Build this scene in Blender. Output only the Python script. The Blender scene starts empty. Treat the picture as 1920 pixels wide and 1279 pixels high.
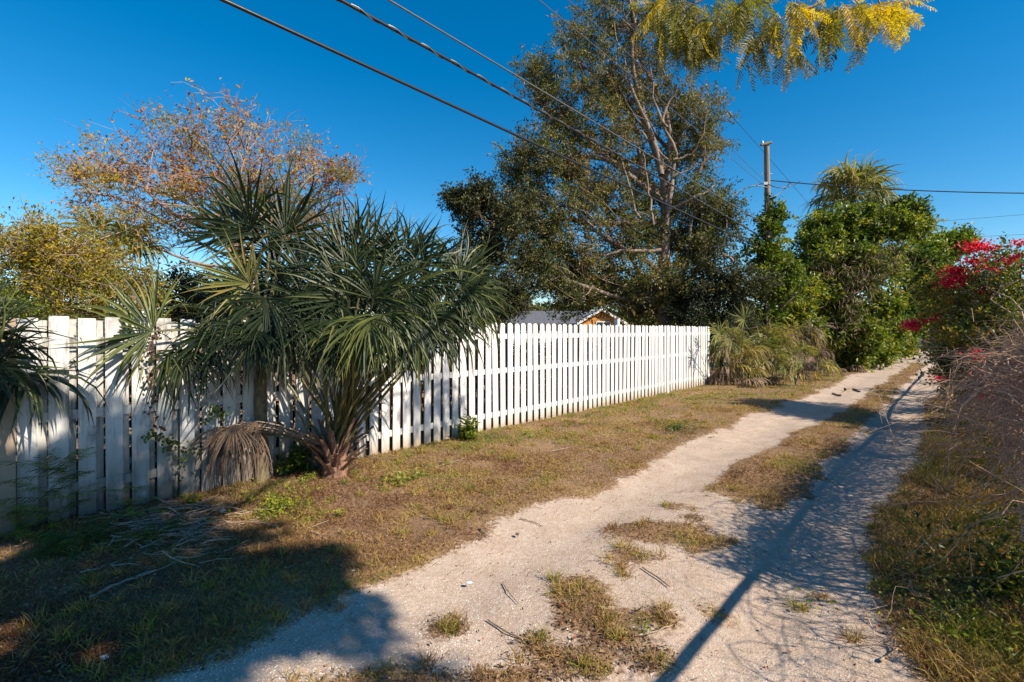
import bpy, math
import numpy as np
from mathutils import Vector, Matrix

S = bpy.context.scene
C = S.collection
R = math.radians

# ------------------------------------------------------------------ camera, sky, sun, exposure
cam = bpy.data.cameras.new('camera')
cam.sensor_width = 36.0
cam.lens = 36.0 * 900 / 1920
cam.shift_y = -19.5 / 1920
cam.clip_start = 0.05
cam.clip_end = 3000
camo = bpy.data.objects.new('camera', cam)
camo.location = (0, 0, 1.72)
camo.rotation_euler = (R(90), 0, 0)
C.objects.link(camo)
S.camera = camo

SUN = np.array([0.836, -0.548, 0.80])          # towards the sun
SUN = SUN / np.linalg.norm(SUN)
SUN_EL = math.asin(SUN[2])
world = bpy.data.worlds.new('World')
S.world = world
world.use_nodes = True
nt = world.node_tree
nt.nodes.clear()
wo = nt.nodes.new('ShaderNodeOutputWorld')
bg = nt.nodes.new('ShaderNodeBackground')
sk = nt.nodes.new('ShaderNodeTexSky')
sk.sky_type = 'NISHITA'
sk.sun_disc = False
sk.sun_elevation = SUN_EL
sk.sun_rotation = math.atan2(SUN[0], SUN[1])
sk.air_density = 1.0
sk.dust_density = 0.15
sk.ozone_density = 3.0
sk.altitude = 200
hs = nt.nodes.new('ShaderNodeHueSaturation')
hs.inputs['Saturation'].default_value = 1.44
hs.inputs['Hue'].default_value = 0.494
hs.inputs['Value'].default_value = 1.0
bg.inputs['Strength'].default_value = 0.094
nt.links.new(sk.outputs[0], hs.inputs['Color'])
nt.links.new(hs.outputs[0], bg.inputs['Color'])
nt.links.new(bg.outputs[0], wo.inputs['Surface'])

sl = bpy.data.lights.new('sun', 'SUN')
sl.energy = 5.0
sl.angle = R(0.55)
sl.color = (1.0, 0.89, 0.73)
so = bpy.data.objects.new('sun', sl)
so.rotation_euler = Vector(SUN).to_track_quat('Z', 'Y').to_euler()
so.location = (10, -8, 20)
C.objects.link(so)
S.view_settings.view_transform = 'Standard'
S.view_settings.look = 'None'
S.view_settings.gamma = 1
S.view_settings.use_curve_mapping = False
S.view_settings.exposure = 0.78
S.cycles.max_bounces = 6
S.cycles.transparent_max_bounces = 4
S.cycles.caustics_reflective = False
S.cycles.caustics_refractive = False

# ------------------------------------------------------------------ places
F, HC, HY = 900.0, 1.72, 620.0
D = np.array([837.0, 900.0]); D /= np.linalg.norm(D)      # along the lane
N = np.array([D[1], -D[0]])                               # to the right of the lane
FV = -5.85                                                # the fence line

def P(px, py, Y):
    return np.array([(px - 960) / F * Y, Y, HC + (HY - py) / F * Y])
def G(px, py):
    Y = F * HC / (py - HY)
    return np.array([(px - 960) / F * Y, Y, 0.0])
def UV(u, v, z=0.0):
    return np.array([D[0] * u + N[0] * v, D[1] * u + N[1] * v, z])
def to_uv(X, Y):
    return X * D[0] + Y * D[1], X * N[0] + Y * N[1]
def fence_u(px, v=FV):
    r = (px - 960) / F
    Y = v / (r * N[0] + N[1])
    return r * Y * D[0] + Y * D[1]

# ------------------------------------------------------------------ mesh helpers
class MB:
    def __init__(s):
        s.v, s.f, s.t, s.m, s.n = [], [], [], [], 0
    def add(s, v, f, t=0.5, m=0):
        v = np.asarray(v, float).reshape(-1, 3)
        f = np.asarray(f, int)
        s.v.append(v)
        s.f.append(f + s.n)
        s.t.append(np.broadcast_to(np.asarray(t, float), (len(v),)).copy())
        s.m.append(np.full(len(f), m, int))
        s.n += len(v)
    def mesh(s, name, mats, smooth=False):
        me = bpy.data.meshes.new(name)
        v = np.concatenate(s.v)
        me.vertices.add(len(v))
        me.vertices.foreach_set('co', v.astype(np.float32).ravel())
        tot = np.concatenate([np.full(len(f), f.shape[1]) for f in s.f])
        idx = np.concatenate([f.ravel() for f in s.f])
        me.loops.add(len(idx))
        me.loops.foreach_set('vertex_index', idx.astype(np.int32))
        me.polygons.add(len(tot))
        me.polygons.foreach_set('loop_start', np.concatenate([[0], np.cumsum(tot)[:-1]]).astype(np.int32))
        me.polygons.foreach_set('loop_total', tot.astype(np.int32))
        me.polygons.foreach_set('material_index', np.concatenate(s.m).astype(np.int32))
        me.polygons.foreach_set('use_smooth', np.full(len(tot), smooth))
        a = me.attributes.new('tint', 'FLOAT', 'POINT')
        a.data.foreach_set('value', np.concatenate(s.t).astype(np.float32))
        if not isinstance(mats, (list, tuple)):
            mats = [mats]
        for m in mats:
            me.materials.append(m)
        me.update(calc_edges=True)
        return me
    def build(s, name, mats, parent=None, smooth=False):
        me = s.mesh(name, mats, smooth)
        return link(name, me, parent)

def link(name, me, parent=None):
    o = bpy.data.objects.new(name, me)
    C.objects.link(o)
    if parent is not None:
        o.parent = parent
        o.matrix_parent_inverse = Matrix.Translation(-Vector(parent.location))
    return o
def place(o, loc=(0, 0, 0), rot=(0, 0, 0), scale=(1, 1, 1)):
    o.location = loc; o.rotation_euler = rot; o.scale = scale
    return o
def empty(name, loc, label, cat, group=None):
    o = bpy.data.objects.new(name, None)
    o.location = [float(c) for c in loc]
    o.empty_display_size = 0.2
    C.objects.link(o)
    return tag(o, label, cat, group)
def tag(o, label=None, cat=None, group=None, kind=None):
    if label: o['label'] = label
    if cat: o['category'] = cat
    if group: o['group'] = group
    if kind: o['kind'] = kind
    return o

def nrm(a):
    return a / np.maximum(np.linalg.norm(a, axis=-1, keepdims=True), 1e-9)
def tubes(mb, P_, r_, sides=3, t=0.5, m=0):
    """P_: (n,k,3) paths, r_: (n,k) radii"""
    P_ = np.asarray(P_, float); r_ = np.asarray(r_, float)
    if P_.ndim == 2:
        P_ = P_[None]; r_ = r_[None]
    n, k, _ = P_.shape
    r_ = np.broadcast_to(r_, (n, k))
    T = nrm(np.gradient(P_, axis=1))
    mean = nrm(P_[:, -1] - P_[:, 0])
    ref = np.zeros((n, 3)); ref[np.arange(n), np.argmin(np.abs(mean), axis=1)] = 1
    A = nrm(np.cross(T, ref[:, None, :])); B = np.cross(T, A)
    a = np.arange(sides) / sides * 2 * np.pi
    V = P_[:, :, None, :] + r_[:, :, None, None] * (np.cos(a)[None, None, :, None] * A[:, :, None, :] + np.sin(a)[None, None, :, None] * B[:, :, None, :])
    base = (np.arange(n) * k * sides)[:, None, None]
    i = np.arange(k - 1)[None, :, None] * sides
    j = np.arange(sides)[None, None, :]; j2 = (j + 1) % sides
    f = np.stack([base + i + j, base + i + j2, base + i + sides + j2, base + i + sides + j], -1).reshape(-1, 4)
    tt = np.asarray(t, float)
    if tt.ndim == 1: tt = np.repeat(tt, k * sides)
    mb.add(V.reshape(-1, 3), f, tt, m)
def curve(a, b, k, rng, wob=0.12, sag=0.0):
    """a,b (n,3) -> (n,k,3) wobbly paths"""
    a = np.atleast_2d(a).astype(float); b = np.atleast_2d(b).astype(float)
    n = len(a)
    s = np.linspace(0, 1, k)[None, :, None]
    L = np.linalg.norm(b - a, axis=1)[:, None, None]
    p = a[:, None] * (1 - s) + b[:, None] * s
    o1 = rng.normal(size=(n, 1, 3)); o2 = rng.normal(size=(n, 1, 3)); o3 = rng.normal(size=(n, 1, 3))
    p = p + L * wob * (np.sin(np.pi * s) * o1 + 0.5 * np.sin(2 * np.pi * s) * o2 + 0.3 * np.sin(3 * np.pi * s) * o3)
    p[..., 2] -= (L * sag * np.sin(np.pi * s))[..., 0]
    return p
def leafquads(mb, c, ax, nn, L, W, t, m=0, fold=0.25):
    n = len(c)
    ax = nrm(ax); sd = nrm(np.cross(ax, nn)); nn = np.cross(sd, ax)
    L = np.broadcast_to(L, (n,))[:, None]; W = np.broadcast_to(W, (n,))[:, None]
    mid = c + ax * L * 0.45
    V = np.stack([c, mid + sd * W / 2 + nn * W * fold, c + ax * L, mid - sd * W / 2 + nn * W * fold], 1)
    f = np.arange(n * 4).reshape(n, 4)
    tt = np.repeat(np.broadcast_to(t, (n,)), 4)
    mb.add(V.reshape(-1, 3), f, tt, m)
def box(mb, lo, hi, t=0.5, m=0):
    x0, y0, z0 = lo; x1, y1, z1 = hi
    v = [(x0, y0, z0), (x1, y0, z0), (x1, y1, z0), (x0, y1, z0), (x0, y0, z1), (x1, y0, z1), (x1, y1, z1), (x0, y1, z1)]
    f = [(0, 3, 2, 1), (4, 5, 6, 7), (0, 1, 5, 4), (1, 2, 6, 5), (2, 3, 7, 6), (3, 0, 4, 7)]
    mb.add(v, f, t, m)
def noise2(x, y, seed=0, sc=1.0):
    g = np.random.default_rng(1000 + seed)
    o = np.zeros(np.broadcast(x, y).shape)
    for k in range(9):
        a = g.uniform(0, 2 * np.pi); w = sc * g.uniform(0.6, 1.9); ph = g.uniform(0, 6.28)
        o = o + np.sin(w * (x * np.cos(a) + y * np.sin(a)) + ph + 1.3 * np.sin(0.7 * w * (x * np.sin(a) - y * np.cos(a)) + ph * 2))
    return o / 4.0

# ------------------------------------------------------------------ materials
def newmat(name):
    m = bpy.data.materials.new(name)
    m.use_nodes = True
    n = m.node_tree
    b = n.nodes['Principled BSDF']
    return m, n, b
def nd(n, typ, **kw):
    x = n.nodes.new(typ)
    for k, v in kw.items():
        if k in x.inputs: x.inputs[k].default_value = v
        else: setattr(x, k, v)
    return x
def ramp(n, stops, src):
    r = n.nodes.new('ShaderNodeValToRGB')
    e = r.color_ramp.elements
    while len(e) < len(stops): e.new(0.5)
    for i, (p, c) in enumerate(stops):
        e[i].position = p; e[i].color = (*c, 1)
    n.links.new(src, r.inputs[0])
    return r
def mixc(n, fac, a, b, mode='MIX'):
    x = n.nodes.new('ShaderNodeMix'); x.data_type = 'RGBA'; x.blend_type = mode
    for s_, v in ((0, fac), (6, a), (7, b)):
        if isinstance(v, (float, int)): x.inputs[s_].default_value = v
        elif isinstance(v, tuple): x.inputs[s_].default_value = (*v, 1)
        else: n.links.new(v, x.inputs[s_])
    return x.outputs[2]
def mth(n, op, a, b=0.0, clamp=False):
    x = n.nodes.new('ShaderNodeMath'); x.operation = op; x.use_clamp = clamp
    for i, v in enumerate((a, b)):
        if isinstance(v, (float, int)): x.inputs[i].default_value = v
        else: n.links.new(v, x.inputs[i])
    return x.outputs[0]

def leafmat(name, stops, rough=0.45, trans=0.35, tcol=1.5, spec=0.4):
    m, n, b = newmat(name)
    at = nd(n, 'ShaderNodeAttribute', attribute_name='tint')
    r = ramp(n, stops, at.outputs['Fac'])
    n.links.new(r.outputs[0], b.inputs['Base Color'])
    b.inputs['Roughness'].default_value = rough
    b.inputs['Specular IOR Level'].default_value = spec
    tr = n.nodes.new('ShaderNodeBsdfTranslucent')
    tc = mixc(n, 1.0, r.outputs[0], (tcol * 1.15, tcol * 1.25, tcol * 0.5), 'MULTIPLY')
    n.links.new(tc, tr.inputs['Color'])
    mx = n.nodes.new('ShaderNodeMixShader'); mx.inputs[0].default_value = trans
    n.links.new(b.outputs[0], mx.inputs[1]); n.links.new(tr.outputs[0], mx.inputs[2])
    n.links.new(mx.outputs[0], n.nodes['Material Output'].inputs['Surface'])
    return m
def barkmat(name, c0, c1, scale=12.0, bump=0.5, stretch=0.25, rough=0.9):
    m, n, b = newmat(name)
    tc = n.nodes.new('ShaderNodeTexCoord')
    mp = n.nodes.new('ShaderNodeMapping'); mp.inputs['Scale'].default_value = (1, 1, stretch)
    n.links.new(tc.outputs['Object'], mp.inputs[0])
    ns = nd(n, 'ShaderNodeTexNoise', Scale=scale, Detail=6.0, Roughness=0.65)
    n.links.new(mp.outputs[0], ns.inputs['Vector'])
    r = ramp(n, [(0.35, c0), (0.68, c1)], ns.outputs['Fac'])
    n.links.new(r.outputs[0], b.inputs['Base Color'])
    b.inputs['Roughness'].default_value = rough
    bp = nd(n, 'ShaderNodeBump', Strength=bump, Distance=0.02)
    n.links.new(ns.outputs['Fac'], bp.inputs['Height']); n.links.new(bp.outputs[0], b.inputs['Normal'])
    return m

M = {}
M['palm'] = leafmat('palm_leaf', [(0, (0.011, 0.020, 0.009)), (0.45, (0.032, 0.050, 0.018)), (0.8, (0.16, 0.18, 0.045)), (1, (0.27, 0.22, 0.07))], 0.45, 0.22, 1.3, 0.35)  # leaf colour darkened to stand in for the feathery tree's shade
M['palm_lit'] = leafmat('sunlit_palm_leaf', [(0, (0.06, 0.075, 0.025)), (0.5, (0.15, 0.165, 0.05)), (0.85, (0.28, 0.26, 0.09)), (1, (0.42, 0.30, 0.11))], 0.42, 0.3, 1.3)  # lit copy of the palm leaf, sunlight put into the colour
M['dead'] = leafmat('dead_palm_leaf', [(0, (0.06, 0.04, 0.03)), (0.5, (0.17, 0.115, 0.08)), (1, (0.33, 0.24, 0.16))], 0.8, 0.1, 1.0, 0.2)
M['oak'] = leafmat('oak_leaf', [(0, (0.022, 0.032, 0.012)), (0.45, (0.075, 0.092, 0.028)), (0.8, (0.17, 0.18, 0.048)), (1, (0.27, 0.19, 0.07))], 0.5, 0.3, 1.2, .3)
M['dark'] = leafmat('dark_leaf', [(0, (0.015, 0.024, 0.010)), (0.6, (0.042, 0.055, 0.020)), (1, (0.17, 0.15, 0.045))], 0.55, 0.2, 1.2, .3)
M['vine'] = leafmat('vine_leaf', [(0, (0.026, 0.048, 0.010)), (0.5, (0.10, 0.15, 0.018)), (0.8, (0.24, 0.27, 0.028)), (1, (0.38, 0.32, 0.04))], 0.45, 0.3, 1.3, 0.35)
M['yellow'] = leafmat('yellow_leaf', [(0, (0.08, 0.095, 0.015)), (0.4, (0.24, 0.22, 0.02)), (0.8, (0.38, 0.27, 0.02)), (1, (0.50, 0.30, 0.03))], 0.5, 0.35, 1.2)
M['pod'] = leafmat('dry_leaf', [(0, (0.20, 0.07, 0.03)), (0.35, (0.42, 0.16, 0.05)), (0.65, (0.50, 0.26, 0.03)), (1, (0.30, 0.29, 0.03))], 0.7, 0.25, 1.1, 0.2)
M['feather'] = leafmat('feathery_leaf', [(0, (0.05, 0.065, 0.015)), (0.5, (0.22, 0.19, 0.02)), (1, (0.62, 0.42, 0.015))], 0.5, 0.45, 1.2)
M['fern'] = leafmat('fern_leaf', [(0, (0.03, 0.06, 0.012)), (0.6, (0.08, 0.13, 0.02)), (1, (0.22, 0.26, 0.03))], 0.5, 0.3, 1.2)
M['weed'] = leafmat('weed_leaf', [(0, (0.03, 0.06, 0.010)), (0.5, (0.13, 0.18, 0.020)), (1, (0.36, 0.34, 0.03))], 0.45, 0.35, 1.2)
M['bract'] = leafmat('red_bract', [(0, (0.45, 0.008, 0.035)), (0.6, (0.78, 0.018, 0.07)), (1, (0.88, 0.09, 0.15))], 0.6, 0.35, 0.9, 0.2)
M['boug'] = leafmat('bougainvillea_leaf', [(0, (0.030, 0.050, 0.012)), (0.5, (0.10, 0.125, 0.020)), (0.85, (0.26, 0.24, 0.03)), (1, (0.45, 0.22, 0.03))], 0.45, 0.3, 1.2, 0.3)
M['litter'] = leafmat('leaf_litter', [(0, (0.07, 0.04, 0.03)), (0.5, (0.20, 0.12, 0.075)), (0.85, (0.34, 0.22, 0.12)), (0.93, (0.38, 0.05, 0.02)), (1, (0.45, 0.06, 0.03))], 0.8, 0.1, 1.0, 0.2)
M['grass'] = leafmat('dry_grass', [(0, (0.17, 0.080, 0.040)), (0.35, (0.34, 0.205, 0.090)), (0.6, (0.40, 0.285, 0.085)), (0.8, (0.22, 0.225, 0.030)), (1, (0.10, 0.16, 0.012))], 0.6, 0.3, 1.1, 0.2)
M['oakbark'] = barkmat('oak_bark', (0.13, 0.09, 0.065), (0.31, 0.235, 0.18), 9)
M['darkbark'] = barkmat('dark_bark', (0.05, 0.035, 0.028), (0.15, 0.11, 0.085), 10)
M['palebark'] = barkmat('pale_twig_bark', (0.20, 0.12, 0.085), (0.40, 0.28, 0.22), 9)
M['cane'] = barkmat('dry_cane', (0.22, 0.125, 0.08), (0.52, 0.36, 0.26), 25, 0.2, 1.0)
M['palmtrunk'] = barkmat('palm_trunk', (0.09, 0.07, 0.045), (0.26, 0.21, 0.12), 18, 0.7, 0.8)
M['boot'] = barkmat('palm_boot', (0.09, 0.045, 0.03), (0.36, 0.20, 0.13), 22, 0.6, 0.3)
M['pole'] = barkmat('pole_wood', (0.13, 0.10, 0.075), (0.30, 0.24, 0.18), 14, 0.5, 0.06)
M['stick'] = barkmat('dry_stick', (0.16, 0.11, 0.08), (0.42, 0.32, 0.22), 30, 0.3, 1.0)
M['petiole'] = barkmat('petiole', (0.06, 0.065, 0.025), (0.17, 0.15, 0.06), 20, 0.2, 0.3, 0.5)

def plain(name, col, rough=0.6, nscale=20.0, var=0.15, metal=0.0, bump=0.1):
    m, n, b = newmat(name)
    tc = n.nodes.new('ShaderNodeTexCoord')
    ns = nd(n, 'ShaderNodeTexNoise', Scale=nscale, Detail=5.0)
    n.links.new(tc.outputs['Object'], ns.inputs['Vector'])
    r = ramp(n, [(0.3, tuple(c * (1 - var) for c in col)), (0.7, tuple(min(1, c * (1 + var)) for c in col))], ns.outputs['Fac'])
    n.links.new(r.outputs[0], b.inputs['Base Color'])
    b.inputs['Roughness'].default_value = rough; b.inputs['Metallic'].default_value = metal
    bp = nd(n, 'ShaderNodeBump', Strength=bump, Distance=0.01)
    n.links.new(ns.outputs['Fac'], bp.inputs['Height']); n.links.new(bp.outputs[0], b.inputs['Normal'])
    return m
M['cable'] = plain('cable_black', (0.022, 0.021, 0.022), 0.35)
M['cablegrey'] = plain('cable_grey', (0.16, 0.155, 0.15), 0.35, metal=0.4)
M['galv'] = plain('galvanised', (0.35, 0.35, 0.34), 0.4, metal=0.6)
M['roof'] = plain('roof_shingle', (0.10, 0.105, 0.12), 0.85, 6, 0.3)
M['roofgrey'] = plain('roof_pale', (0.33, 0.33, 0.34), 0.8, 5, 0.2)
M['wallorange'] = plain('wall_orange', (0.60, 0.27, 0.07), 0.85, 8, 0.12)
M['wallwhite'] = plain('wall_white', (0.66, 0.64, 0.60), 0.85, 8, 0.08)
M['trim'] = plain('trim_white', (0.75, 0.73, 0.69), 0.6, 20, 0.05)
M['glass'] = plain('window_glass', (0.03, 0.04, 0.05), 0.1)
M['shell'] = plain('shell_bit', (0.62, 0.58, 0.52), 0.7, 60, 0.25)
M['plastic'] = plain('plastic_scrap', (0.55, 0.66, 0.74), 0.35, 30, 0.1)

def paintmat(name, base, dirt, dirtamt, zdirt, rough=0.5):
    """painted board: paint wear, vertical streaks, soil splashed up from the ground"""
    m, n, b = newmat(name)
    geo = n.nodes.new('ShaderNodeNewGeometry')
    oi = n.nodes.new('ShaderNodeObjectInfo')
    mp = n.nodes.new('ShaderNodeMapping'); mp.inputs['Scale'].default_value = (1, 1, 0.12)
    n.links.new(geo.outputs['Position'], mp.inputs[0])
    st = nd(n, 'ShaderNodeTexNoise', Scale=22.0, Detail=7.0, Roughness=0.7)
    n.links.new(mp.outputs[0], st.inputs['Vector'])
    bl = nd(n, 'ShaderNodeTexNoise', Scale=3.2, Detail=6.0, Roughness=0.7)
    n.links.new(geo.outputs['Position'], bl.inputs['Vector'])
    sep = n.nodes.new('ShaderNodeSeparateXYZ'); n.links.new(geo.outputs['Position'], sep.inputs[0])
    zf = mth(n, 'SUBTRACT', 1.0, mth(n, 'DIVIDE', sep.outputs[2], zdirt), True)
    zf = mth(n, 'POWER', zf, 1.25)
    a = mth(n, 'MULTIPLY', mth(n, 'SUBTRACT', st.outputs['Fac'], 0.50, True), 4.0 * dirtamt, True)
    a2 = mth(n, 'MULTIPLY', mth(n, 'SUBTRACT', bl.outputs['Fac'], 0.52, True), 3.5 * dirtamt, True)
    z2 = mth(n, 'MULTIPLY', zf, mth(n, 'MULTIPLY', mth(n, 'ADD', bl.outputs['Fac'], mth(n, 'SUBTRACT', st.outputs['Fac'], 0.3)), 1.7), True)
    fac = mth(n, 'MAXIMUM', mth(n, 'MAXIMUM', a, a2), z2)
    vary = mth(n, 'ADD', 0.90, mth(n, 'MULTIPLY', oi.outputs['Random'], 0.14))
    cb = n.nodes.new('ShaderNodeVectorMath'); cb.operation = 'SCALE'; cb.inputs[0].default_value = base
    n.links.new(vary, cb.inputs['Scale'])
    col = mixc(n, mth(n, 'MULTIPLY', fac, 0.85), cb.outputs[0], dirt)
    n.links.new(col, b.inputs['Base Color'])
    b.inputs['Roughness'].default_value = rough
    b.inputs['Specular IOR Level'].default_value = 0.3
    bp = nd(n, 'ShaderNodeBump', Strength=0.25, Distance=0.004)
    n.links.new(st.outputs['Fac'], bp.inputs['Height']); n.links.new(bp.outputs[0], b.inputs['Normal'])
    return m
M['oldpaint'] = paintmat('weathered_white_paint', (0.60, 0.59, 0.57), (0.09, 0.07, 0.05), 1.35, 0.95)
M['oldback'] = paintmat('weathered_back_paint', (0.50, 0.485, 0.455), (0.08, 0.065, 0.05), 1.5, 1.0)
M['whitepaint'] = paintmat('white_fence_paint', (0.74, 0.725, 0.70), (0.30, 0.23, 0.15), 0.38, 0.34)
M['brownwood'] = paintmat('bare_brown_wood', (0.17, 0.115, 0.075), (0.06, 0.045, 0.035), 0.6, 0.4, 0.8)
M['tanwood'] = paintmat('tan_fence_wood', (0.34, 0.26, 0.19), (0.13, 0.10, 0.08), 0.7, 0.5, 0.8)

# sand mask: 1 on bare sand, 0 on grass; written on the ground sheets as an attribute
MEDU0 = to_uv(*G(1420, 950)[:2])[0]
PATCH = [(G(1235, 1000), .44, .22), (G(1310, 1020), .26, .14), (G(1185, 1045), .16, .13), (G(1085, 1118), .19, .22), (G(1110, 1165), .2, .14),
         (G(1265, 950), .12, .12), (G(1300, 975), .10, .08), (G(835, 1175), .10, .10), (G(1100, 1240), .22, .10), (G(1225, 1165), .12, .08),
         (G(1340, 1150), .08, .06), (G(1150, 1205), .18, .12), (G(960, 1270), .2, .05), (G(1540, 1115), .05, .04), (G(740, 1280), .3, .05), (G(1005, 1215), .07, .1), (G(1210, 1235), .12, .08)]
def sand(X, Y):
    u, v = to_uv(X, Y)
    nz = 0.13 * noise2(X, Y, 3, 2.2) + 0.07 * noise2(X, Y, 4, 7)
    le = -2.95 + 0.08 * np.sin(u * 0.45 + 0.5) + nz * .8
    le = le - np.clip((2.4 - u) * .04, 0, .1)
    re = -0.45 + 0.08 * np.sin(u * 0.6 + 2) + .55 * nz + np.clip((4.6 - u) * 0.26, 0, 1.2)
    s = np.minimum(v - le, re - v)
    ml = -2.12 + np.clip((u - 6) * 0.05, 0, 0.32) + nz * 0.7
    mr = -1.22 + nz * 0.6
    med = np.minimum(np.minimum(v - ml, mr - v), (u - MEDU0) * 0.5)
    med = np.where(u > 33, -1.0, med)
    s = np.minimum(s, -med + 0.02)
    for c, a, b in PATCH:
        q = (1 - np.sqrt(((X - c[0]) / a) ** 2 + ((Y - c[1]) / b) ** 2) + 0.9 * nz) * min(a, b)
        s = np.minimum(s, -q)
    # the shell apron where the lane widens far off
    ap = np.minimum(5 - np.abs(u - 48) * 0.42, np.minimum(v + 5.6, 3.5 - v))
    s = np.where(u > 36, np.maximum(s, ap), s)
    return np.clip(0.5 + s * 4.0, 0, 1)
def height(X, Y):
    u, v = to_uv(X, Y)
    sn = sand(X, Y)
    near = np.clip((40 - np.hypot(X, Y)) / 30, 0, 1)
    h = near * (0.012 * noise2(X, Y, 5, 1.6) + 0.006 * noise2(X, Y, 6, 6))
    tr = np.exp(-((v + 2.45) / 0.33) ** 2) + np.exp(-((v + 0.85) / 0.30) ** 2)
    h = h - 0.035 * tr * near
    h = h + (1 - sn) * 0.02 * near
    return h

def groundmat(name):
    m, n, b = newmat(name)
    geo = n.nodes.new('ShaderNodeNewGeometry')
    at = nd(n, 'ShaderNodeAttribute', attribute_name='tint')
    def noi(sc, det=5.0, ro=0.6):
        x = nd(n, 'ShaderNodeTexNoise', Scale=sc, Detail=det, Roughness=ro)
        n.links.new(geo.outputs['Position'], x.inputs['Vector']); return x.outputs['Fac']
    n1, n2, n3, n4 = noi(5.0), noi(28.0), noi(1.1), noi(110.0, 3.0)
    s = mth(n, 'ADD', at.outputs['Fac'], mth(n, 'ADD', mth(n, 'MULTIPLY', mth(n, 'SUBTRACT', n1, 0.5), 0.9), mth(n, 'MULTIPLY', mth(n, 'SUBTRACT', n2, 0.5), 1.0)))
    s = mth(n, 'MULTIPLY', mth(n, 'SUBTRACT', s, 0.38), 3.2, True)
    sandc = ramp(n, [(0.30, (0.19, 0.145, 0.115)), (0.43, (0.37, 0.275, 0.21)), (0.56, (0.49, 0.38, 0.30)), (0.72, (0.62, 0.525, 0.445))], mth(n, 'ADD', mth(n, 'MULTIPLY', n4, 0.5), mth(n, 'ADD', mth(n, 'MULTIPLY', n2, 0.28), mth(n, 'MULTIPLY', n1, 0.22))))
    sandb = mixc(n, mth(n, 'MULTIPLY', mth(n, 'SUBTRACT', n3, 0.5, True), 2.2, True), sandc.outputs[0], (0.30, 0.235, 0.185))
    vo = nd(n, 'ShaderNodeTexVoronoi', Scale=75.0); n.links.new(geo.outputs['Position'], vo.inputs['Vector'])
    peb = mth(n, 'MULTIPLY', mth(n, 'LESS_THAN', vo.outputs['Distance'], 0.26), mth(n, 'GREATER_THAN', n1, 0.49))
    sandd = mixc(n, mth(n, 'MULTIPLY', peb, 0.5), sandb, vo.outputs['Color'])
    hsn = nd(n, 'ShaderNodeHueSaturation', Saturation=0.12, Value=0.9); n.links.new(sandd, hsn.inputs['Color'])
    sande = mixc(n, mth(n, 'MULTIPLY', peb, 0.7), sandb, hsn.outputs[0])
    soil = ramp(n, [(0.3, (0.09, 0.052, 0.032)), (0.5, (0.22, 0.135, 0.08)), (0.65, (0.33, 0.22, 0.12)), (0.8, (0.18, 0.155, 0.05))], mth(n, 'ADD', mth(n, 'MULTIPLY', n2, 0.6), mth(n, 'MULTIPLY', n3, 0.4)))
    col = mixc(n, s, soil.outputs[0], sande)
    n.links.new(col, b.inputs['Base Color'])
    b.inputs['Roughness'].default_value = 0.95
    b.inputs['Specular IOR Level'].default_value = 0.15
    hgt = mth(n, 'ADD', mth(n, 'MULTIPLY', n2, 0.8), mth(n, 'ADD', mth(n, 'MULTIPLY', n4, 0.5), mth(n, 'MULTIPLY', vo.outputs['Distance'], -0.12)))
    sp = n.nodes.new('ShaderNodeSeparateXYZ'); n.links.new(geo.outputs['Position'], sp.inputs[0])
    xr = mth(n, 'SUBTRACT', sp.outputs[0], mth(n, 'MULTIPLY', mth(n, 'SUBTRACT', 2.7, sp.outputs[1]), 0.28))
    inx = mth(n, 'MULTIPLY', mth(n, 'LESS_THAN', mth(n, 'ABSOLUTE', xr), 0.075), mth(n, 'LESS_THAN', sp.outputs[1], mth(n, 'ADD', 2.45, mth(n, 'MULTIPLY', n1, 0.5))))
    tread = mth(n, 'MULTIPLY', mth(n, 'GREATER_THAN', mth(n, 'SINE', mth(n, 'MULTIPLY', xr, 150.0)), 0.35), inx)
    hgt = mth(n, 'SUBTRACT', hgt, mth(n, 'MULTIPLY', tread, 0.55))
    bp = nd(n, 'ShaderNodeBump', Strength=0.55, Distance=0.022)
    n.links.new(hgt, bp.inputs['Height']); n.links.new(bp.outputs[0], b.inputs['Normal'])
    return m
M['ground'] = groundmat('ground_soil_and_sand')

def sheet(name, us, vs2, dz, label=None):
    """us (nu,), vs2 (nu,nv) lattice in lane coordinates"""
    U = np.repeat(us[:, None], vs2.shape[1], 1)
    X = D[0] * U + N[0] * vs2; Y = D[1] * U + N[1] * vs2
    Z = height(X, Y) + dz
    nu, nv = vs2.shape
    i = np.arange(nu - 1)[:, None] * nv; j = np.arange(nv - 1)[None]
    f = np.stack([i + j, i + j + nv, i + j + nv + 1, i + j + 1], -1).reshape(-1, 4)
    mb = MB(); mb.add(np.stack([X, Y, Z], -1), f, sand(X, Y).ravel())
    o = mb.build(name, M['ground'], smooth=True)
    tag(o, kind='structure')
    return o
us = np.concatenate([np.array([-600, -200, -60, -20, -8]), np.arange(-5, 12, 0.07), np.arange(12, 30, 0.16), np.arange(30, 80, 0.6), np.array([85, 100, 130, 180, 260, 400, 700, 1200])])
vs = np.concatenate([np.array([-900, -300, -100, -40, -20, -12, -9]), np.arange(-8, 2.5, 0.07), np.array([3, 4, 6, 10, 20, 40, 100, 300, 900])])
sheet('ground', us, np.repeat(vs[None], len(us), 0), -0.004)
us2 = np.concatenate([np.arange(-5, 12, 0.05), np.arange(12, 30, 0.15), np.arange(30, 140, 0.6)])
tt = np.linspace(0, 1, 64)[None]
lo = (-3.25 + 0.06 * np.sin(us2 * 0.8))[:, None] - np.clip((us2 - 34) * 0.3, 0, 2.6)[:, None]
hi = (-0.22 + 0.06 * np.sin(us2 * 0.7 + 1) + np.clip((4.6 - us2) * 0.26, 0, 1.2))[:, None]
sheet('dirt_lane', us2, lo * (1 - tt) + hi * tt, 0.002)

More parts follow.
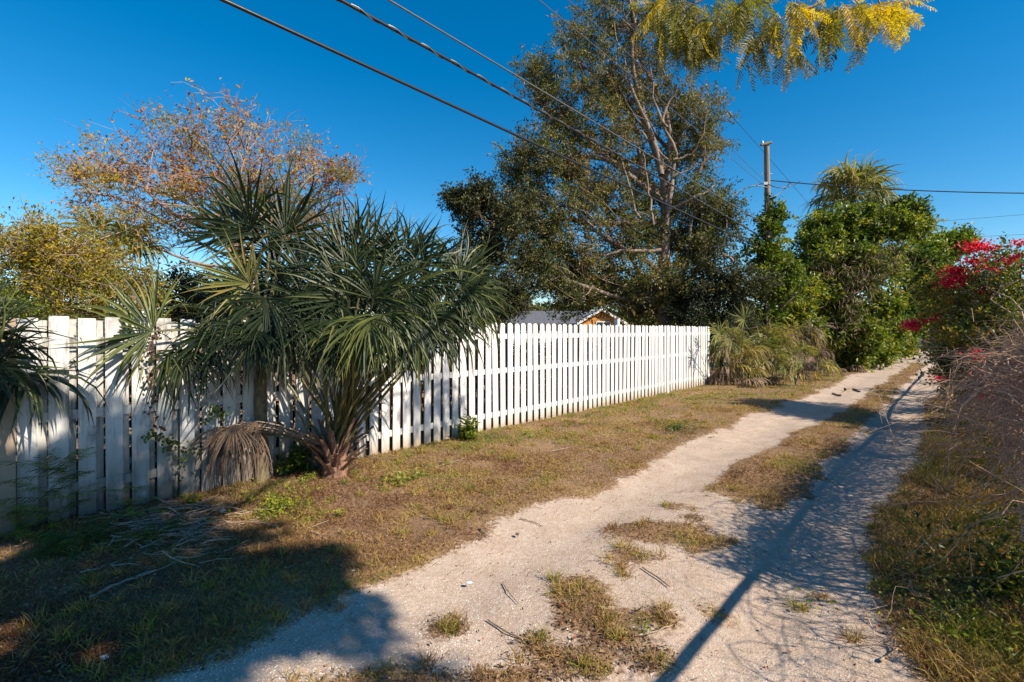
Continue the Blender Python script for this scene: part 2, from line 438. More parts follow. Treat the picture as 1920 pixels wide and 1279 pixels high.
# ------------------------------------------------------------------ fences
def board_mesh(name, w, h, t, mat, top='flat'):
    mb = MB()
    if top == 'round':
        a = np.linspace(0, np.pi, 9)
        prof = [(-w / 2, 0), (w / 2, 0)] + [(w / 2 * np.cos(x), h - w * 0.38 + w * 0.38 * np.sin(x)) for x in a]
    else:
        c = 0.004
        prof = [(-w / 2, 0), (w / 2, 0), (w / 2, h - c), (w / 2 - c, h), (-w / 2 + c, h), (-w / 2, h - c)]
    k = len(prof)
    v = [(x, -t / 2, z) for x, z in prof] + [(x, t / 2, z) for x, z in prof]
    me = bpy.data.meshes.new(name)
    fs = [tuple(range(k)), tuple(range(2 * k - 1, k - 1, -1))] + [(i, k + i, k + (i + 1) % k, (i + 1) % k) for i in range(k)]
    me.from_pydata(v, [], fs); me.materials.append(mat); me.update()
    return me
ANG = math.atan2(D[1], D[0])
rng = np.random.default_rng(5)
def put(name, me, parent, u, v, z, tilt=0.0, yaw=0.0, sc=(1, 1, 1)):
    o = bpy.data.objects.new(name, me); C.objects.link(o)
    o.parent = parent
    o.matrix_parent_inverse = Matrix.Translation(-Vector(parent.location))
    place(o, UV(u, v, z), (0, tilt, ANG + yaw), sc)
    return o
def rail(parent, u0, u1, v, z, h, t, mat, name='rail'):
    mb = MB(); L = u1 - u0
    box(mb, (0, -t / 2, -h / 2), (L, t / 2, h / 2))
    o = mb.build(name, mat, parent)
    place(o, UV(u0, v, z), (0, 0, ANG))
    return o
U0 = fence_u(31)                 # left end of the weathered fence
U1 = fence_u(668)                # where the newer white fence begins
U2 = fence_u(1332)
H_F = 1.85
old = empty('board_fence', UV(U0, FV), 'weathered grey-white fence of wide boards with dirt stains, behind the fan palms', 'fence')
fb = [board_mesh('board', w_, H_F - 0.02, 0.018, M['oldpaint']) for w_ in (0.128, 0.134, 0.122)]
bb = board_mesh('back_board', 0.090, H_F - 0.06, 0.018, M['oldback'])
pitch = 0.197
k = 0
u = U0 + 0.066
while u < U1:
    o = put('board', fb[k % 3], old, u, FV + rng.normal() * 0.002, 0.01 + rng.normal() * 0.006, rng.normal() * 0.003, rng.normal() * 0.008)
    put('back_board', bb, old, u + pitch / 2 - .021 + rng.normal() * 0.004, FV - 0.050, 0.02 + rng.normal() * 0.008, rng.normal() * 0.006)
    u += pitch + rng.normal() * 0.003; k += 1
for z in (0.30, 0.96, 1.62):
    rail(old, U0, U1 - 0.01, FV - 0.0255, z, 0.085, 0.029, M['oldback'])
for q in np.arange(U0 + 1.2, U1, 2.4):
    mb = MB(); box(mb, (-0.045, -0.045, 0), (0.045, 0.045, H_F - 0.05)); put('post', mb.mesh('post', M['oldback']), old, q, FV - 0.108, 0)

white = empty('picket_fence', UV(U1, FV), 'bright white picket fence with rounded tops, running along the lane grass', 'fence')
wp = [board_mesh('picket', w_, H_F, 0.019, M['whitepaint'], 'round') for w_ in (0.118, 0.124, 0.121)]
wb = board_mesh('back_picket', 0.10, H_F - 0.03, 0.018, M['brownwood'], 'round')
UP = fence_u(1250)
u = U1 + 0.07; k = 0
while u < U2:
    if abs(u - UP) > 0.085:
        lean = rng.normal() * 0.008 + (0.02 * np.exp(-((u - fence_u(1195)) / 0.9) ** 2))
        put('picket', wp[k % 3], white, u, FV + rng.normal() * 0.002, 0.005 + rng.normal() * 0.007, lean, rng.normal() * 0.01)
    if k % 1 == 0:
        put('back_picket', wb, white, u + 0.086, FV - 0.064, 0.01 + rng.normal() * 0.01, rng.normal() * 0.006)
    u += 0.181 + rng.normal() * 0.003; k += 1
for z in (0.27, 1.02, 1.62):
    rail(white, U1, UP - 0.05, FV - 0.031, z, 0.088, 0.038, M['whitepaint'])
    rail(white, UP + 0.05, U2, FV - 0.031, z + 0.01, 0.088, 0.038, M['whitepaint'])
mb = MB(); box(mb, (-0.05, -0.05, 0), (0.05, 0.05, H_F + 0.01))
put('post', mb.mesh('post', M['trim']), white, UP, FV + 0.0, 0)
mb = MB(); box(mb, (-0.045, -0.045, 0), (0.045, 0.045, H_F + 0.14))
put('post', mb.mesh('post', M['trim']), white, fence_u(1166), FV - 0.13, 0)
for q in (fence_u(760), fence_u(960), fence_u(1080), U2 - 0.05):
    mb = MB(); box(mb, (-0.045, -0.045, 0), (0.045, 0.045, H_F - 0.06)); put('post', mb.mesh('post', M['brownwood']), white, q, FV - 0.13, 0)

tan = empty('panel_fence', UV(U0 - 2, FV), 'tan plywood fence panel at the left edge of the photo', 'fence')
tb = board_mesh('panel', 1.2, H_F - 0.02, 0.02, M['tanwood'])
put('panel', tb, tan, U0 - 0.61, FV - 0.02, 0); put('panel', tb, tan, U0 - 1.83, FV - 0.022, 0)
mb = MB(); box(mb, (-0.05, -0.04, 0), (0.05, 0.04, H_F - 0.03)); put('post', mb.mesh('post', M['tanwood']), tan, U0 - 0.055, FV + 0.032, 0)

# fence on the near right side, hidden by vines; its rail and posts throw the long shadow on the lane
RV = 0.80
rf = empty('rail_fence', UV(2, RV), 'round top rail and posts of the vine covered fence along the right of the lane', 'fence')
HR = 1.50
mb = MB(); pts = np.array([UV(q, RV + 0.03 * np.sin(q * .7), HR + 0.02 * np.sin(q) + .02 * np.sin(q * .43)) for q in np.arange(-3, 26, .5)])
tubes(mb, pts, np.full(len(pts), 0.027), 8); mb.build('rail', M['pole'], rf, True)
ut = to_uv(3.40, 2.49)[0]
for q in (ut - 3.0, ut, ut + 0.10, ut + 3, ut + 6, ut + 9, ut + 12):
    mb = MB(); a = UV(q, RV, 0); b = UV(q, RV, HR)
    tubes(mb, np.array([a, (a + b) / 2, b]), np.full(3, 0.02), 8); mb.build('post', M['galv'], rf, True)

# ------------------------------------------------------------------ houses
def poly_obj(name, verts, faces, mat, parent):
    me = bpy.data.meshes.new(name); me.from_pydata([tuple(v) for v in verts], [], faces); me.materials.append(mat); me.update()
    return link(name, me, parent)
h = empty('house', (3, 37, 0), 'low house with grey roof and orange gable seen above the white fence', 'house')
def gable(parent, x0, x1, y0, y1, ze, zr, axis, wallm, roofm, ov=0.35):
    mb = MB(); box(mb, (x0, y0, 0), (x1, y1, ze)); mb.build('wall', wallm, parent)
    th = 0.10
    if axis == 'x':
        ym = (y0 + y1) / 2; s = (zr - ze) / (ym - y0)
        for sg, ya in ((-1, y0), (1, y1)):
            yo = ya + sg * ov; zo = ze - s * ov
            v = [(x0 - ov, yo, zo), (x1 + ov, yo, zo), (x1 + ov, ym, zr), (x0 - ov, ym, zr)]
            v = v + [(a, b, c + th) for a, b, c in v]
            poly_obj('roof', v, [(3, 2, 1, 0), (4, 5, 6, 7), (0, 1, 5, 4), (1, 2, 6, 5), (2, 3, 7, 6), (3, 0, 4, 7)], roofm, parent)
        for x in (x0 + 0.003, x1 - 0.003):
            poly_obj('gable_wall', [(x, y0, ze), (x, y1, ze), (x, ym, zr)], [(0, 1, 2)], wallm, parent)
    else:
        xm = (x0 + x1) / 2; s = (zr - ze) / (xm - x0)
        for sg, xa in ((-1, x0), (1, x1)):
            xo = xa + sg * ov; zo = ze - s * ov
            v = [(xo, y0 - ov, zo), (xo, y1 + ov, zo), (xm, y1 + ov, zr), (xm, y0 - ov, zr)]
            v = v + [(a, b, c + th) for a, b, c in v]
            poly_obj('roof', v, [(3, 2, 1, 0), (4, 5, 6, 7), (0, 1, 5, 4), (1, 2, 6, 5), (2, 3, 7, 6), (3, 0, 4, 7)], roofm, parent)
            v = [(xo, y0 - ov - 0.03, zo - 0.08), (xm, y0 - ov - 0.03, zr - 0.08), (xm, y0 - ov - 0.03, zr + th + 0.02), (xo, y0 - ov - 0.03, zo + th + 0.02)]
            v = v + [(a, b + 0.027, c) for a, b, c in v]
            poly_obj('fascia', v, [(3, 2, 1, 0), (4, 5, 6, 7), (0, 1, 5, 4), (1, 2, 6, 5), (2, 3, 7, 6), (3, 0, 4, 7)], M['trim'], parent)
        poly_obj('gable_wall', [(x0, y0 - 0.003, ze), (x1, y0 - 0.003, ze), (xm, y0 - 0.003, zr)], [(0, 1, 2)], wallm, parent)
gable(h, -2.5, 6.6, 38.2, 46, 2.30, 3.35, 'x', M['wallwhite'], M['roof'])
gable(h, 5.15, 8.25, 36, 40, 2.38, 3.28, 'y', M['wallorange'], M['roofgrey'], 0.3)
mb = MB(); box(mb, (6.3, 35.94, 1.2), (7.4, 35.99, 2.42)); w = mb.build('window', M['trim'], h)
mb = MB(); box(mb, (6.38, 35.925, 1.28), (6.81, 35.938, 2.34)); box(mb, (6.88, 35.925, 1.28), (7.32, 35.938, 2.34)); mb.build('pane', M['glass'], w)
h2 = empty('house', (44, 38, 0), 'pale house with grey roof beyond the bougainvillea at the right edge', 'house')
gable(h2, 39.5, 54, 38, 47, 2.3, 3.9, 'x', M['wallwhite'], M['roofgrey'], 0.4)
for x in (41.5, 46.5):
    mb = MB(); box(mb, (x, 37.94, 0.9), (x + 1.6, 37.99, 2.0)); w = mb.build('window', M['trim'], h2)
    mb = MB(); box(mb, (x + 0.08, 37.92, 0.98), (x + 1.52, 37.938, 1.92)); mb.build('pane', M['glass'], w)

# ------------------------------------------------------------------ pole and lines
PX = P(1438, 620, 18.0)
pole = empty('utility_pole', (PX[0], PX[1], 0), 'round wooden utility pole wrapped in vines beside the tall palm', 'pole')
zt = P(1438, 268, 18)[2]
mb = MB(); zz = np.linspace(-0.2, zt, 12)
tubes(mb, np.stack([PX[0] + 0.05 * np.sin(zz * 0.4), np.full(12, PX[1]), zz], -1), np.linspace(0.15, 0.092, 12), 14)
tp = np.array([[PX[0] + 0.05 * np.sin(zt * 0.4), PX[1], zt - 0.02]]); a = np.arange(14) / 14 * 2 * np.pi
mb.add(np.stack([tp[0, 0] + 0.092 * np.cos(a), tp[0, 1] + 0.092 * np.sin(a), np.full(14, zt)], -1), [tuple(range(14))])
mb.build('shaft', M['pole'], pole, True)
mb = MB(); tubes(mb, [[PX[0] - 0.28, PX[1] - 0.1, zt - 0.12], [PX[0] - 0.1, PX[1] - 0.1, zt - 0.08], [PX[0] + 0.12, PX[1] - 0.1, zt - 0.02]], [0.05, 0.055, 0.05], 8)
mb.build('bracket', M['pole'], pole, True)
mb = MB(); tubes(mb, [[PX[0] - 0.22, PX[1] - 0.1, zt - 0.06], [PX[0] - 0.22, PX[1] - 0.1, zt + 0.03]], [0.045, 0.03], 8); mb.build('insulator', M['galv'], pole, True)
mb = MB(); tubes(mb, [[PX[0] + .15, PX[1] - .1, 2.6], [PX[0] + .13, PX[1] - .1, 4.6], [PX[0] + .11, PX[1] - .08, 6.6]], [.022, .022, .018], 6); mb.build('conduit', M['galv'], pole, True)
mb = MB(); box(mb, (PX[0] - .13, PX[1] - .27, 5.05), (PX[0] + .07, PX[1] - .15, 5.4)); mb.build('junction_box', M['cable'], pole)
for z in (6.4, 7.6):
    mb = MB(); tubes(mb, [[PX[0] - .2, PX[1], z], [PX[0] + .2, PX[1], z]], [.012, .012], 6); mb.build('bolt', M['galv'], pole, True)
for z in (5.2, 5.9, 7.2):
    mb = MB(); box(mb, (PX[0] - 0.2, PX[1] - 0.16, z - 0.05), (PX[0] - 0.04, PX[1] - 0.13, z + 0.05)); mb.build('clamp', M['galv'], pole)

def cable(label, pts, r, mat, lash=False, ext=None):
    pts = np.array(pts, float)
    a, c, b = pts
    s = np.linspace(0, 1, 60)[:, None]
    # quadratic through the three points
    L1, L2 = np.linalg.norm(c - a), np.linalg.norm(b - c); tm = L1 / (L1 + L2)
    q = (c - (1 - tm) ** 2 * a - tm ** 2 * b) / (2 * tm * (1 - tm))
    p = (1 - s) ** 2 * a + 2 * s * (1 - s) * q + s ** 2 * b
    mb = MB(); tubes(mb, p, np.full(len(p), r), 6)
    o = mb.build('overhead_cable', mat, smooth=True)
    if lash:
        ln = np.linalg.norm(b - a); k = int(ln / 0.05)
        s = np.linspace(0, 1, k)[:, None]
        p = (1 - s) ** 2 * a + 2 * s * (1 - s) * q + s ** 2 * b
        t_ = nrm(b - a); e1 = nrm(np.cross(t_, [0, 0, 1])); e2 = np.cross(t_, e1)
        ph = np.arange(k) * 0.62
        p = p + (r * 1.05) * (np.cos(ph)[:, None] * e1 + np.sin(ph)[:, None] * e2)
        m2 = MB(); tubes(m2, p, np.full(k, r * 0.55), 4)
        o2 = m2.build('overhead_cable', M['cablegrey'], o, True); o2.name = 'lashing_wire'
    return tag(o, label, 'cable', 'cables strung along the lane')
def onv(px, py, v):
    r = (px - 960) / F; Y = v / (r * N[0] + N[1]); return P(px, py, Y)
pv = to_uv(PX[0], PX[1])[1]
def ext(a, c):
    """carry a line on past the camera from a, away from c, nearly level"""
    d = a - c; d = d / np.linalg.norm(d[:2]); e = a + d * 12; e[2] = a[2] + 0.1; return e
c1a, c1m = onv(440, 0, pv), onv(800, 176, pv)
cable('lowest thick black cable crossing the sky to the pole', [ext(c1a, c1m), c1m, P(1428, 466, 18)], 0.020, M['cable'])
c2a, c2m = onv(648, 0, pv), onv(1000, 201, pv)
cable('middle twisted black cable crossing the sky to the pole', [ext(c2a, c2m), c2m, P(1430, 446, 18)], 0.020, M['cable'], True)
c3a, c3m = onv(735, 0, pv), onv(1000, 161, pv)
cable('upper grey cable just above the twisted black one', [ext(c3a, c3m), c3m, P(1430, 418, 18)], 0.013, M['cablegrey'])
w1a, w1m = onv(1025, 0, pv), onv(1186, 144, pv)
cable('thin wire crossing in front of the oak, left of two', [ext(w1a, w1m), w1m, P(1430, 346, 18)], 0.008, M['cablegrey'])
w2a, w2m = onv(1064, 0, pv), onv(1230, 148, pv)
cable('thin wire crossing in front of the oak, right of two', [ext(w2a, w2m), w2m, P(1430, 336, 18)], 0.008, M['cablegrey'])
cable('thin high wire descending past the pole top toward the palm', [P(1165, -10, 11), P(1355, 199, 15), P(1560, 440, 34)], 0.008, M['cable'])
cable('black cable leaving the pole to the right behind the palm crown', [P(1440, 338, 18), P(1690, 356, 16.6), P(2300, 358, 13.5)], 0.018, M['cable'])
cable('faint far wire at the right above the bougainvillea', [P(1700, 420, 60), P(1850, 408, 55), P(2200, 380, 45)], 0.018, M['cablegrey'])
cable('lowest faint far wire at the right above the bougainvillea', [P(1700, 450, 60), P(1850, 443, 55), P(2200, 425, 45)], 0.018, M['cablegrey'])
for i, (a, m_, b) in enumerate([((1372, 368), (1402, 352), (1438, 343)), ((1368, 405), (1405, 350), (1438, 352)), ((1440, 345), (1470, 352), (1500, 340)), ((1440, 372), (1462, 362), (1482, 342))]):
    o = cable(['drooping service wire left of the pole, upper', 'drooping service wire left of the pole, lower', 'short slack wire loop right of the pole, upper', 'short slack wire loop right of the pole, lower'][i],
              [P(*a, 17.6), P(*m_, 17.8), P(*b, 17.9)], 0.016, M['cable'])

# ------------------------------------------------------------------ plants
def fan(mb, hub, axis, nn, Rr, nseg, spread, droop, rng, t=0.4, tj=0.12, fuse=0.42, K=7, foldk=0.28, m=0, width=1.0):
    axis = nrm(np.asarray(axis, float)); nn = np.asarray(nn, float); nn = nrm(nn - axis * (nn @ axis)); side = np.cross(nn, axis)
    da = spread / nseg
    ang = (np.arange(nseg) + 0.5) * da - spread / 2 + rng.normal(size=nseg) * da * 0.10
    L = Rr * (0.66 + 0.34 * np.cos(ang * 0.62)) * rng.uniform(0.74, 1.16, nseg)
    d = np.cos(ang)[:, None] * axis + np.sin(ang)[:, None] * side + nn * (0.10 + 0.22 * np.abs(np.sin(ang)))[:, None]
    d = nrm(d + rng.normal(size=(nseg, 3)) * 0.06)
    s = np.linspace(0, 1, K)
    Pn = np.zeros((nseg, K, 3)); Pn[:, 0] = hub
    bendv = rng.normal(size=(nseg, 3)) * .11
    cur = d.copy(); dirs = np.zeros((nseg, K, 3)); dirs[:, 0] = d
    dr = droop * rng.uniform(0.5, 1.5, nseg) + (rng.random(nseg) < .12) * rng.uniform(.4, 1.6, nseg)
    for k in range(1, K):
        cur = nrm(cur + bendv * s[k] + np.array([0, 0, -1.0]) * (dr * (s[k] ** 1.8) * 2.2 / K * 3)[:, None])
        dirs[:, k] = cur
        Pn[:, k] = Pn[:, k - 1] + cur * (L / (K - 1))[:, None]
    r_ = s[None] * L[:, None]
    w = np.where(s[None] < fuse, r_ * da * 1.02, fuse * L[:, None] * da * np.clip(1 - (s[None] - fuse) / (1 - fuse), 0.03, 1) ** 1.05) * width
    w[:, 0] = 0.006
    sd = nrm(np.cross(dirs, nn[None, None]))
    up = np.cross(sd, dirs)
    lft = Pn + sd * w[..., None] / 2 + up * (w * foldk)[..., None]
    rgt = Pn - sd * w[..., None] / 2 + up * (w * foldk)[..., None]
    V = np.stack([lft, Pn, rgt], 2)
    b = (np.arange(nseg) * K * 3)[:, None]; i = np.arange(K - 1)[None] * 3
    f = np.concatenate([np.stack([b + i, b + i + 1, b + i + 4, b + i + 3], -1).reshape(-1, 4), np.stack([b + i + 1, b + i + 2, b + i + 5, b + i + 4], -1).reshape(-1, 4)])
    tv = np.clip(t + rng.normal(size=(nseg, 1, 1)) * tj + 0.12 * s[None, :, None] ** 3 + (rng.random((nseg, 1, 1)) < .10) * .35 * s[None, :, None], 0, 1) * np.ones((nseg, K, 3))
    mb.add(V.reshape(-1, 3), f, tv.ravel(), m)
def palm_leaf(parent, start, hub, rng, Rr=0.9, nseg=40, spread=R(250), droop=0.8, t=0.35, mat='palm', axis=None, nn=None, r=0.014, K=7, bend=0.12, fuse=0.42, label=None, petmat='petiole'):
    start = np.asarray(start, float); hub = np.asarray(hub, float)
    Lp = np.linalg.norm(hub - start)
    q = (start + hub) / 2 + np.array([0, 0, bend * Lp])
    s = np.linspace(0, 1, 9)[:, None]
    p = (1 - s) ** 2 * start + 2 * s * (1 - s) * q + s ** 2 * hub
    mb = MB()
    tubes(mb, p, np.linspace(r * 1.5, r * 0.7, 9), 5, 0.5, 1)
    d = nrm(p[-1] - p[-3])
    if axis is None: axis = d
    if nn is None:
        nn = np.array([0, 0, 1.0]) + rng.normal(size=3) * 0.35
        if abs(nrm(axis)[2]) > 0.85:
            nn = np.array([rng.normal(), rng.normal(), 0.0])
            nn = nn - 0.8 * np.array([hub[0] - start[0], hub[1] - start[1], 0])
    fan(mb, hub, axis, nn, Rr, nseg, spread, droop, rng, t, 0.11, fuse, K)
    o = mb.build('leaf', [M[mat], M[petmat]], parent)
    if label: o['label'] = label
    return o

# --- the slender palm in front of the fence
rng = np.random.default_rng(11)
b0 = G(490, 905); crown = P(492, 640, b0[1])
palm1 = empty('fan_palm', b0, 'slender-trunked dark green fan palm in front of the weathered fence, left of the stemless palm', 'palm')
mb = MB(); zz = np.linspace(-0.05, crown[2], 16)
tubes(mb, np.stack([b0[0] + 0.01 * np.sin(zz * 5), np.full(16, b0[1]), zz], -1), 0.062 + 0.006 * np.sin(zz * 23) + np.linspace(0.01, 0, 16), 12)
mb.build('trunk', M['palmtrunk'], palm1, True)
def sph(az, el):
    return np.array([math.cos(el) * math.cos(az), math.cos(el) * math.sin(az), math.sin(el)])
# leaves seen in the photograph: hub pixel, depth, blade direction on the picture (deg, 0 = right, 90 = up), facing, radius, droop, tint (paler painted on sunlit leaves, darker on shaded)
def view_leaf(parent, crown, hx, hy, Y, ang, face, Rr, droop, t, rng, spread=R(210), dY=0.0, **kw):
    droop = droop * (.4 if 40 < ang < 175 else .95)
    Rr = Rr * .94
    hub = P(hx, hy, Y)
    axis = np.array([math.cos(R(ang)), dY, math.sin(R(ang))])
    nn = np.array([math.cos(R(face)) * 0.5, -1.0, 0.5 * math.sin(R(face))])
    palm_leaf(parent, crown, hub, rng, Rr, droop=droop, t=t, axis=axis, nn=nn, spread=spread, **kw)
L1 = [(470, 432, 5.3, 128, 140, 1.00, .10, .35, .2), (468, 532, 4.85, 150, 140, .62, .12, .88, 0), (505, 470, 5.5, 100, 90, .95, .08, .38, .3),
      (535, 440, 5.4, 97, 90, .95, .10, .3, .2), (445, 440, 5.6, 112, 100, .95, .1, .3, .3), 
      (445, 560, 4.95, 195, 90, .75, .6, .35, .1), (500, 560, 4.8, 255, 90, .75, .6, .25, 0), (520, 575, 4.85, 300, 90, .7, .6, .2, 0), (290, 632, 4.9, 168, 100, .85, .30, .68, 0), (320, 650, 4.9, 215, 100, .8, .45, .5, 0),
      (345, 655, 4.85, 285, 100, .75, .4, .35, 0), (400, 630, 4.8, 250, 90, .7, .6, .3, 0), (470, 620, 4.75, 255, 90, .7, .7, .35, 0),
      (540, 610, 4.9, 290, 90, .75, .7, .3, 0), (560, 560, 5.0, 320, 90, .8, .6, .32, 0), (570, 520, 5.3, 60, 90, .7, .4, .33, .2), (285, 622, 4.6, 175, 90, .8, .2, .50, 0),
      (520, 520, 5.6, 70, 90, .9, .2, .3, .4), (450, 590, 5.5, 140, 90, .9, .5, .25, .4)]
for a in L1:
    view_leaf(palm1, crown, a[0], a[1], a[2], a[3], a[4], a[5], a[6], a[7], rng, dY=a[8], nseg=38, fuse=.45, K=8)
for k in range(7):
    az = k * 2.4 - .6; el = R(rng.uniform(0, 55))
    palm_leaf(palm1, crown, crown + sph(az, el) * rng.uniform(.5, .75) * np.array([1, .8, 1]), rng, 0.68, droop=0.7, t=0.2)

# --- the stemless palm with boots
b1 = G(628, 893)
palm2 = empty('cabbage_palm', b1, 'short trunkless dark green cabbage palm with brown boots and drooping leaves', 'palm')
top = b1 + np.array([0.03, 0, 0.42])
mb = MB(); zz = np.linspace(-0.05, 0.42, 10)
tubes(mb, np.stack([b1[0] + zz * 0.04, np.full(10, b1[1]), zz], -1), 0.15 - 0.07 * (zz / 0.42) ** 2, 12)
mb.build('trunk', M['boot'], palm2, True)
for k in range(30):
    az = k * 2.399; z = 0.02 + 0.012 * k
    o_ = np.array([math.cos(az), math.sin(az), 0]); L = rng.uniform(0.13, 0.24) + 0.008 * k
    tl = rng.uniform(0.4, 1.1)
    p0 = b1 + o_ * 0.11 + np.array([0, 0, z]); dd = nrm(o_ * tl + np.array([0, 0, 1.0]))
    sd = np.cross(dd, o_); sd = nrm(sd)
    K = 5; ss = np.linspace(0, 1, K)
    mb = MB(); V = []
    for q in ss:
        c = p0 + dd * L * q + o_ * 0.05 * q * q; w = 0.055 * (1 - q * 0.55); th = 0.014
        V += [c - sd * w, c + o_ * (th + 0.012), c + sd * w, c - o_ * th]
    f = [(i * 4 + j, i * 4 + (j + 1) % 4, i * 4 + 4 + (j + 1) % 4, i * 4 + 4 + j) for i in range(K - 1) for j in range(4)] + [(K * 4 - 4, K * 4 - 3, K * 4 - 2, K * 4 - 1)]
    mb.add(V, f, 0.5); mb.build('boot', M['boot'], palm2)
L2 = [(690, 480, 5.5, 85, 90, .85, .08, .35, .2), (765, 500, 5.4, 65, 90, .85, .15, .3, .1), (655, 500, 5.3, 100, 90, .85, .1, .3, .1), (640, 480, 5.6, 98, 90, .85, .10, .3, .3), (740, 500, 5.5, 75, 90, .8, .25, .35, .2),
      (655, 560, 5.0, 110, 100, .8, .5, .38, 0), (700, 560, 4.9, 60, 90, .85, .8, .45, 0),
      (760, 545, 5.1, 40, 90, .85, .85, .42, 0), (800, 530, 5.3, 30, 90, .8, .8, .4, .1), (845, 560, 5.3, 15, 90, .75, .8, .38, 0),
      (830, 600, 5.1, 340, 90, .7, .8, .35, 0), (780, 600, 4.9, 310, 90, .75, .9, .4, 0), (720, 590, 4.75, 285, 90, .75, .9, .55, 0),
      (660, 620, 4.85, 270, 90, .7, .8, .4, 0), (600, 610, 4.9, 250, 90, .7, .8, .33, 0), (860, 520, 5.6, 50, 90, .75, .5, .33, .3),
      (820, 580, 5.6, 350, 90, .8, .7, .28, .2), (740, 620, 5.2, 290, 90, .75, .8, .28, 0), (580, 580, 5.2, 200, 90, .8, .6, .3, 0),
      (880, 570, 5.35, 350, 90, .65, .8, .4, 0), (865, 545, 5.2, 20, 90, .65, .7, .45, 0), (620, 600, 4.9, 275, 90, .75, .8, .3, 0), (690, 600, 4.7, 262, 90, .7, .9, .6, 0), (700, 520, 5.7, 110, 90, .8, .3, .25, .4)]
for a in L2:
    view_leaf(palm2, top + rng.normal(size=3) * 0.05, a[0], a[1], a[2], a[3], a[4], a[5], a[6], a[7], rng, dY=a[8], nseg=38, bend=0.05, fuse=.45, K=8)
for k in range(12):
    az = k * 2.4; el = R(rng.uniform(42, 78))
    palm_leaf(palm2, top, top + sph(az, el) * rng.uniform(1.2, 1.6) * np.array([1, .45, 1]), rng, 0.75, nseg=30, droop=0.8, t=0.3, bend=0.04)
# bare cut petioles
for (x1_, y1_) in ((560, 700), (520, 790), (500, 815), (690, 735), (705, 748), (700, 800), (665, 770), (480, 640), (545, 760), (640, 700)):
    mb = MB(); e = P(x1_, y1_, b1[1] - rng.uniform(0.0, 0.4)); p = curve(b1 + [0, 0, .25], e, 7, rng, 0.03)
    tubes(mb, p, np.linspace(0.022, 0.012, 7)[None], 5, 0.5); mb.build('petiole', M['petiole'], palm2, True)
# dead leaf hung against the fence
for hx, hy, hY in ((482, 790, 5.0), (455, 792, 5.1), (425, 800, 5.05), (400, 806, 5.15), (470, 796, 5.2), (440, 796, 4.95)):
    palm_leaf(palm2, b1 + [0, 0, .3], P(hx, hy, hY), rng, rng.uniform(.58, .75), nseg=26, spread=R(120), droop=1.5, t=.35 + .2 * rng.random(), mat='dead', axis=np.array([-.35 + rng.normal() * .2, -.15, -.75]), nn=np.array([.1, -1.0, .3]), label='dead brown leaf hanging in front of the fence', fuse=.25, petmat='stick', r=.009)

# --- palm reaching in from beyond the left edge
b2 = G(-95, 1000) + np.array([0, 0, 0])
palm0 = empty('fan_palm', b2, 'fan palm at the left edge whose dark leaves reach over the weathered fence', 'palm')
c0 = b2 + np.array([0, 0, 1.45])
mb = MB(); zz = np.linspace(-0.05, 1.45, 10); tubes(mb, np.stack([b2[0] + 0 * zz, b2[1] + 0 * zz, zz], -1), np.full(10, 0.09), 12); mb.build('trunk', M['palmtrunk'], palm0, True)
for a in [(-60, 640, 3.9, 15, 90, .75, .3, .3, 0), (-40, 660, 3.8, -5, 90, .8, .2, .35, 0), (-20, 690, 3.7, 5, 90, .7, .25, .5, 0), (-60, 610, 4.2, 35, 90, .75, .5, .35, 0), (-80, 700, 3.8, -60, 90, .6, .5, .25, 0)]:
    view_leaf(palm0, c0, a[0], a[1], a[2], a[3], a[4], a[5], a[6], a[7], rng, dY=a[8])
for k in range(8):
    az = k * 2.4; palm_leaf(palm0, c0, c0 + sph(az, R(rng.uniform(-10, 60))) * 0.6, rng, 0.75, droop=0.8, t=0.3, nseg=30)

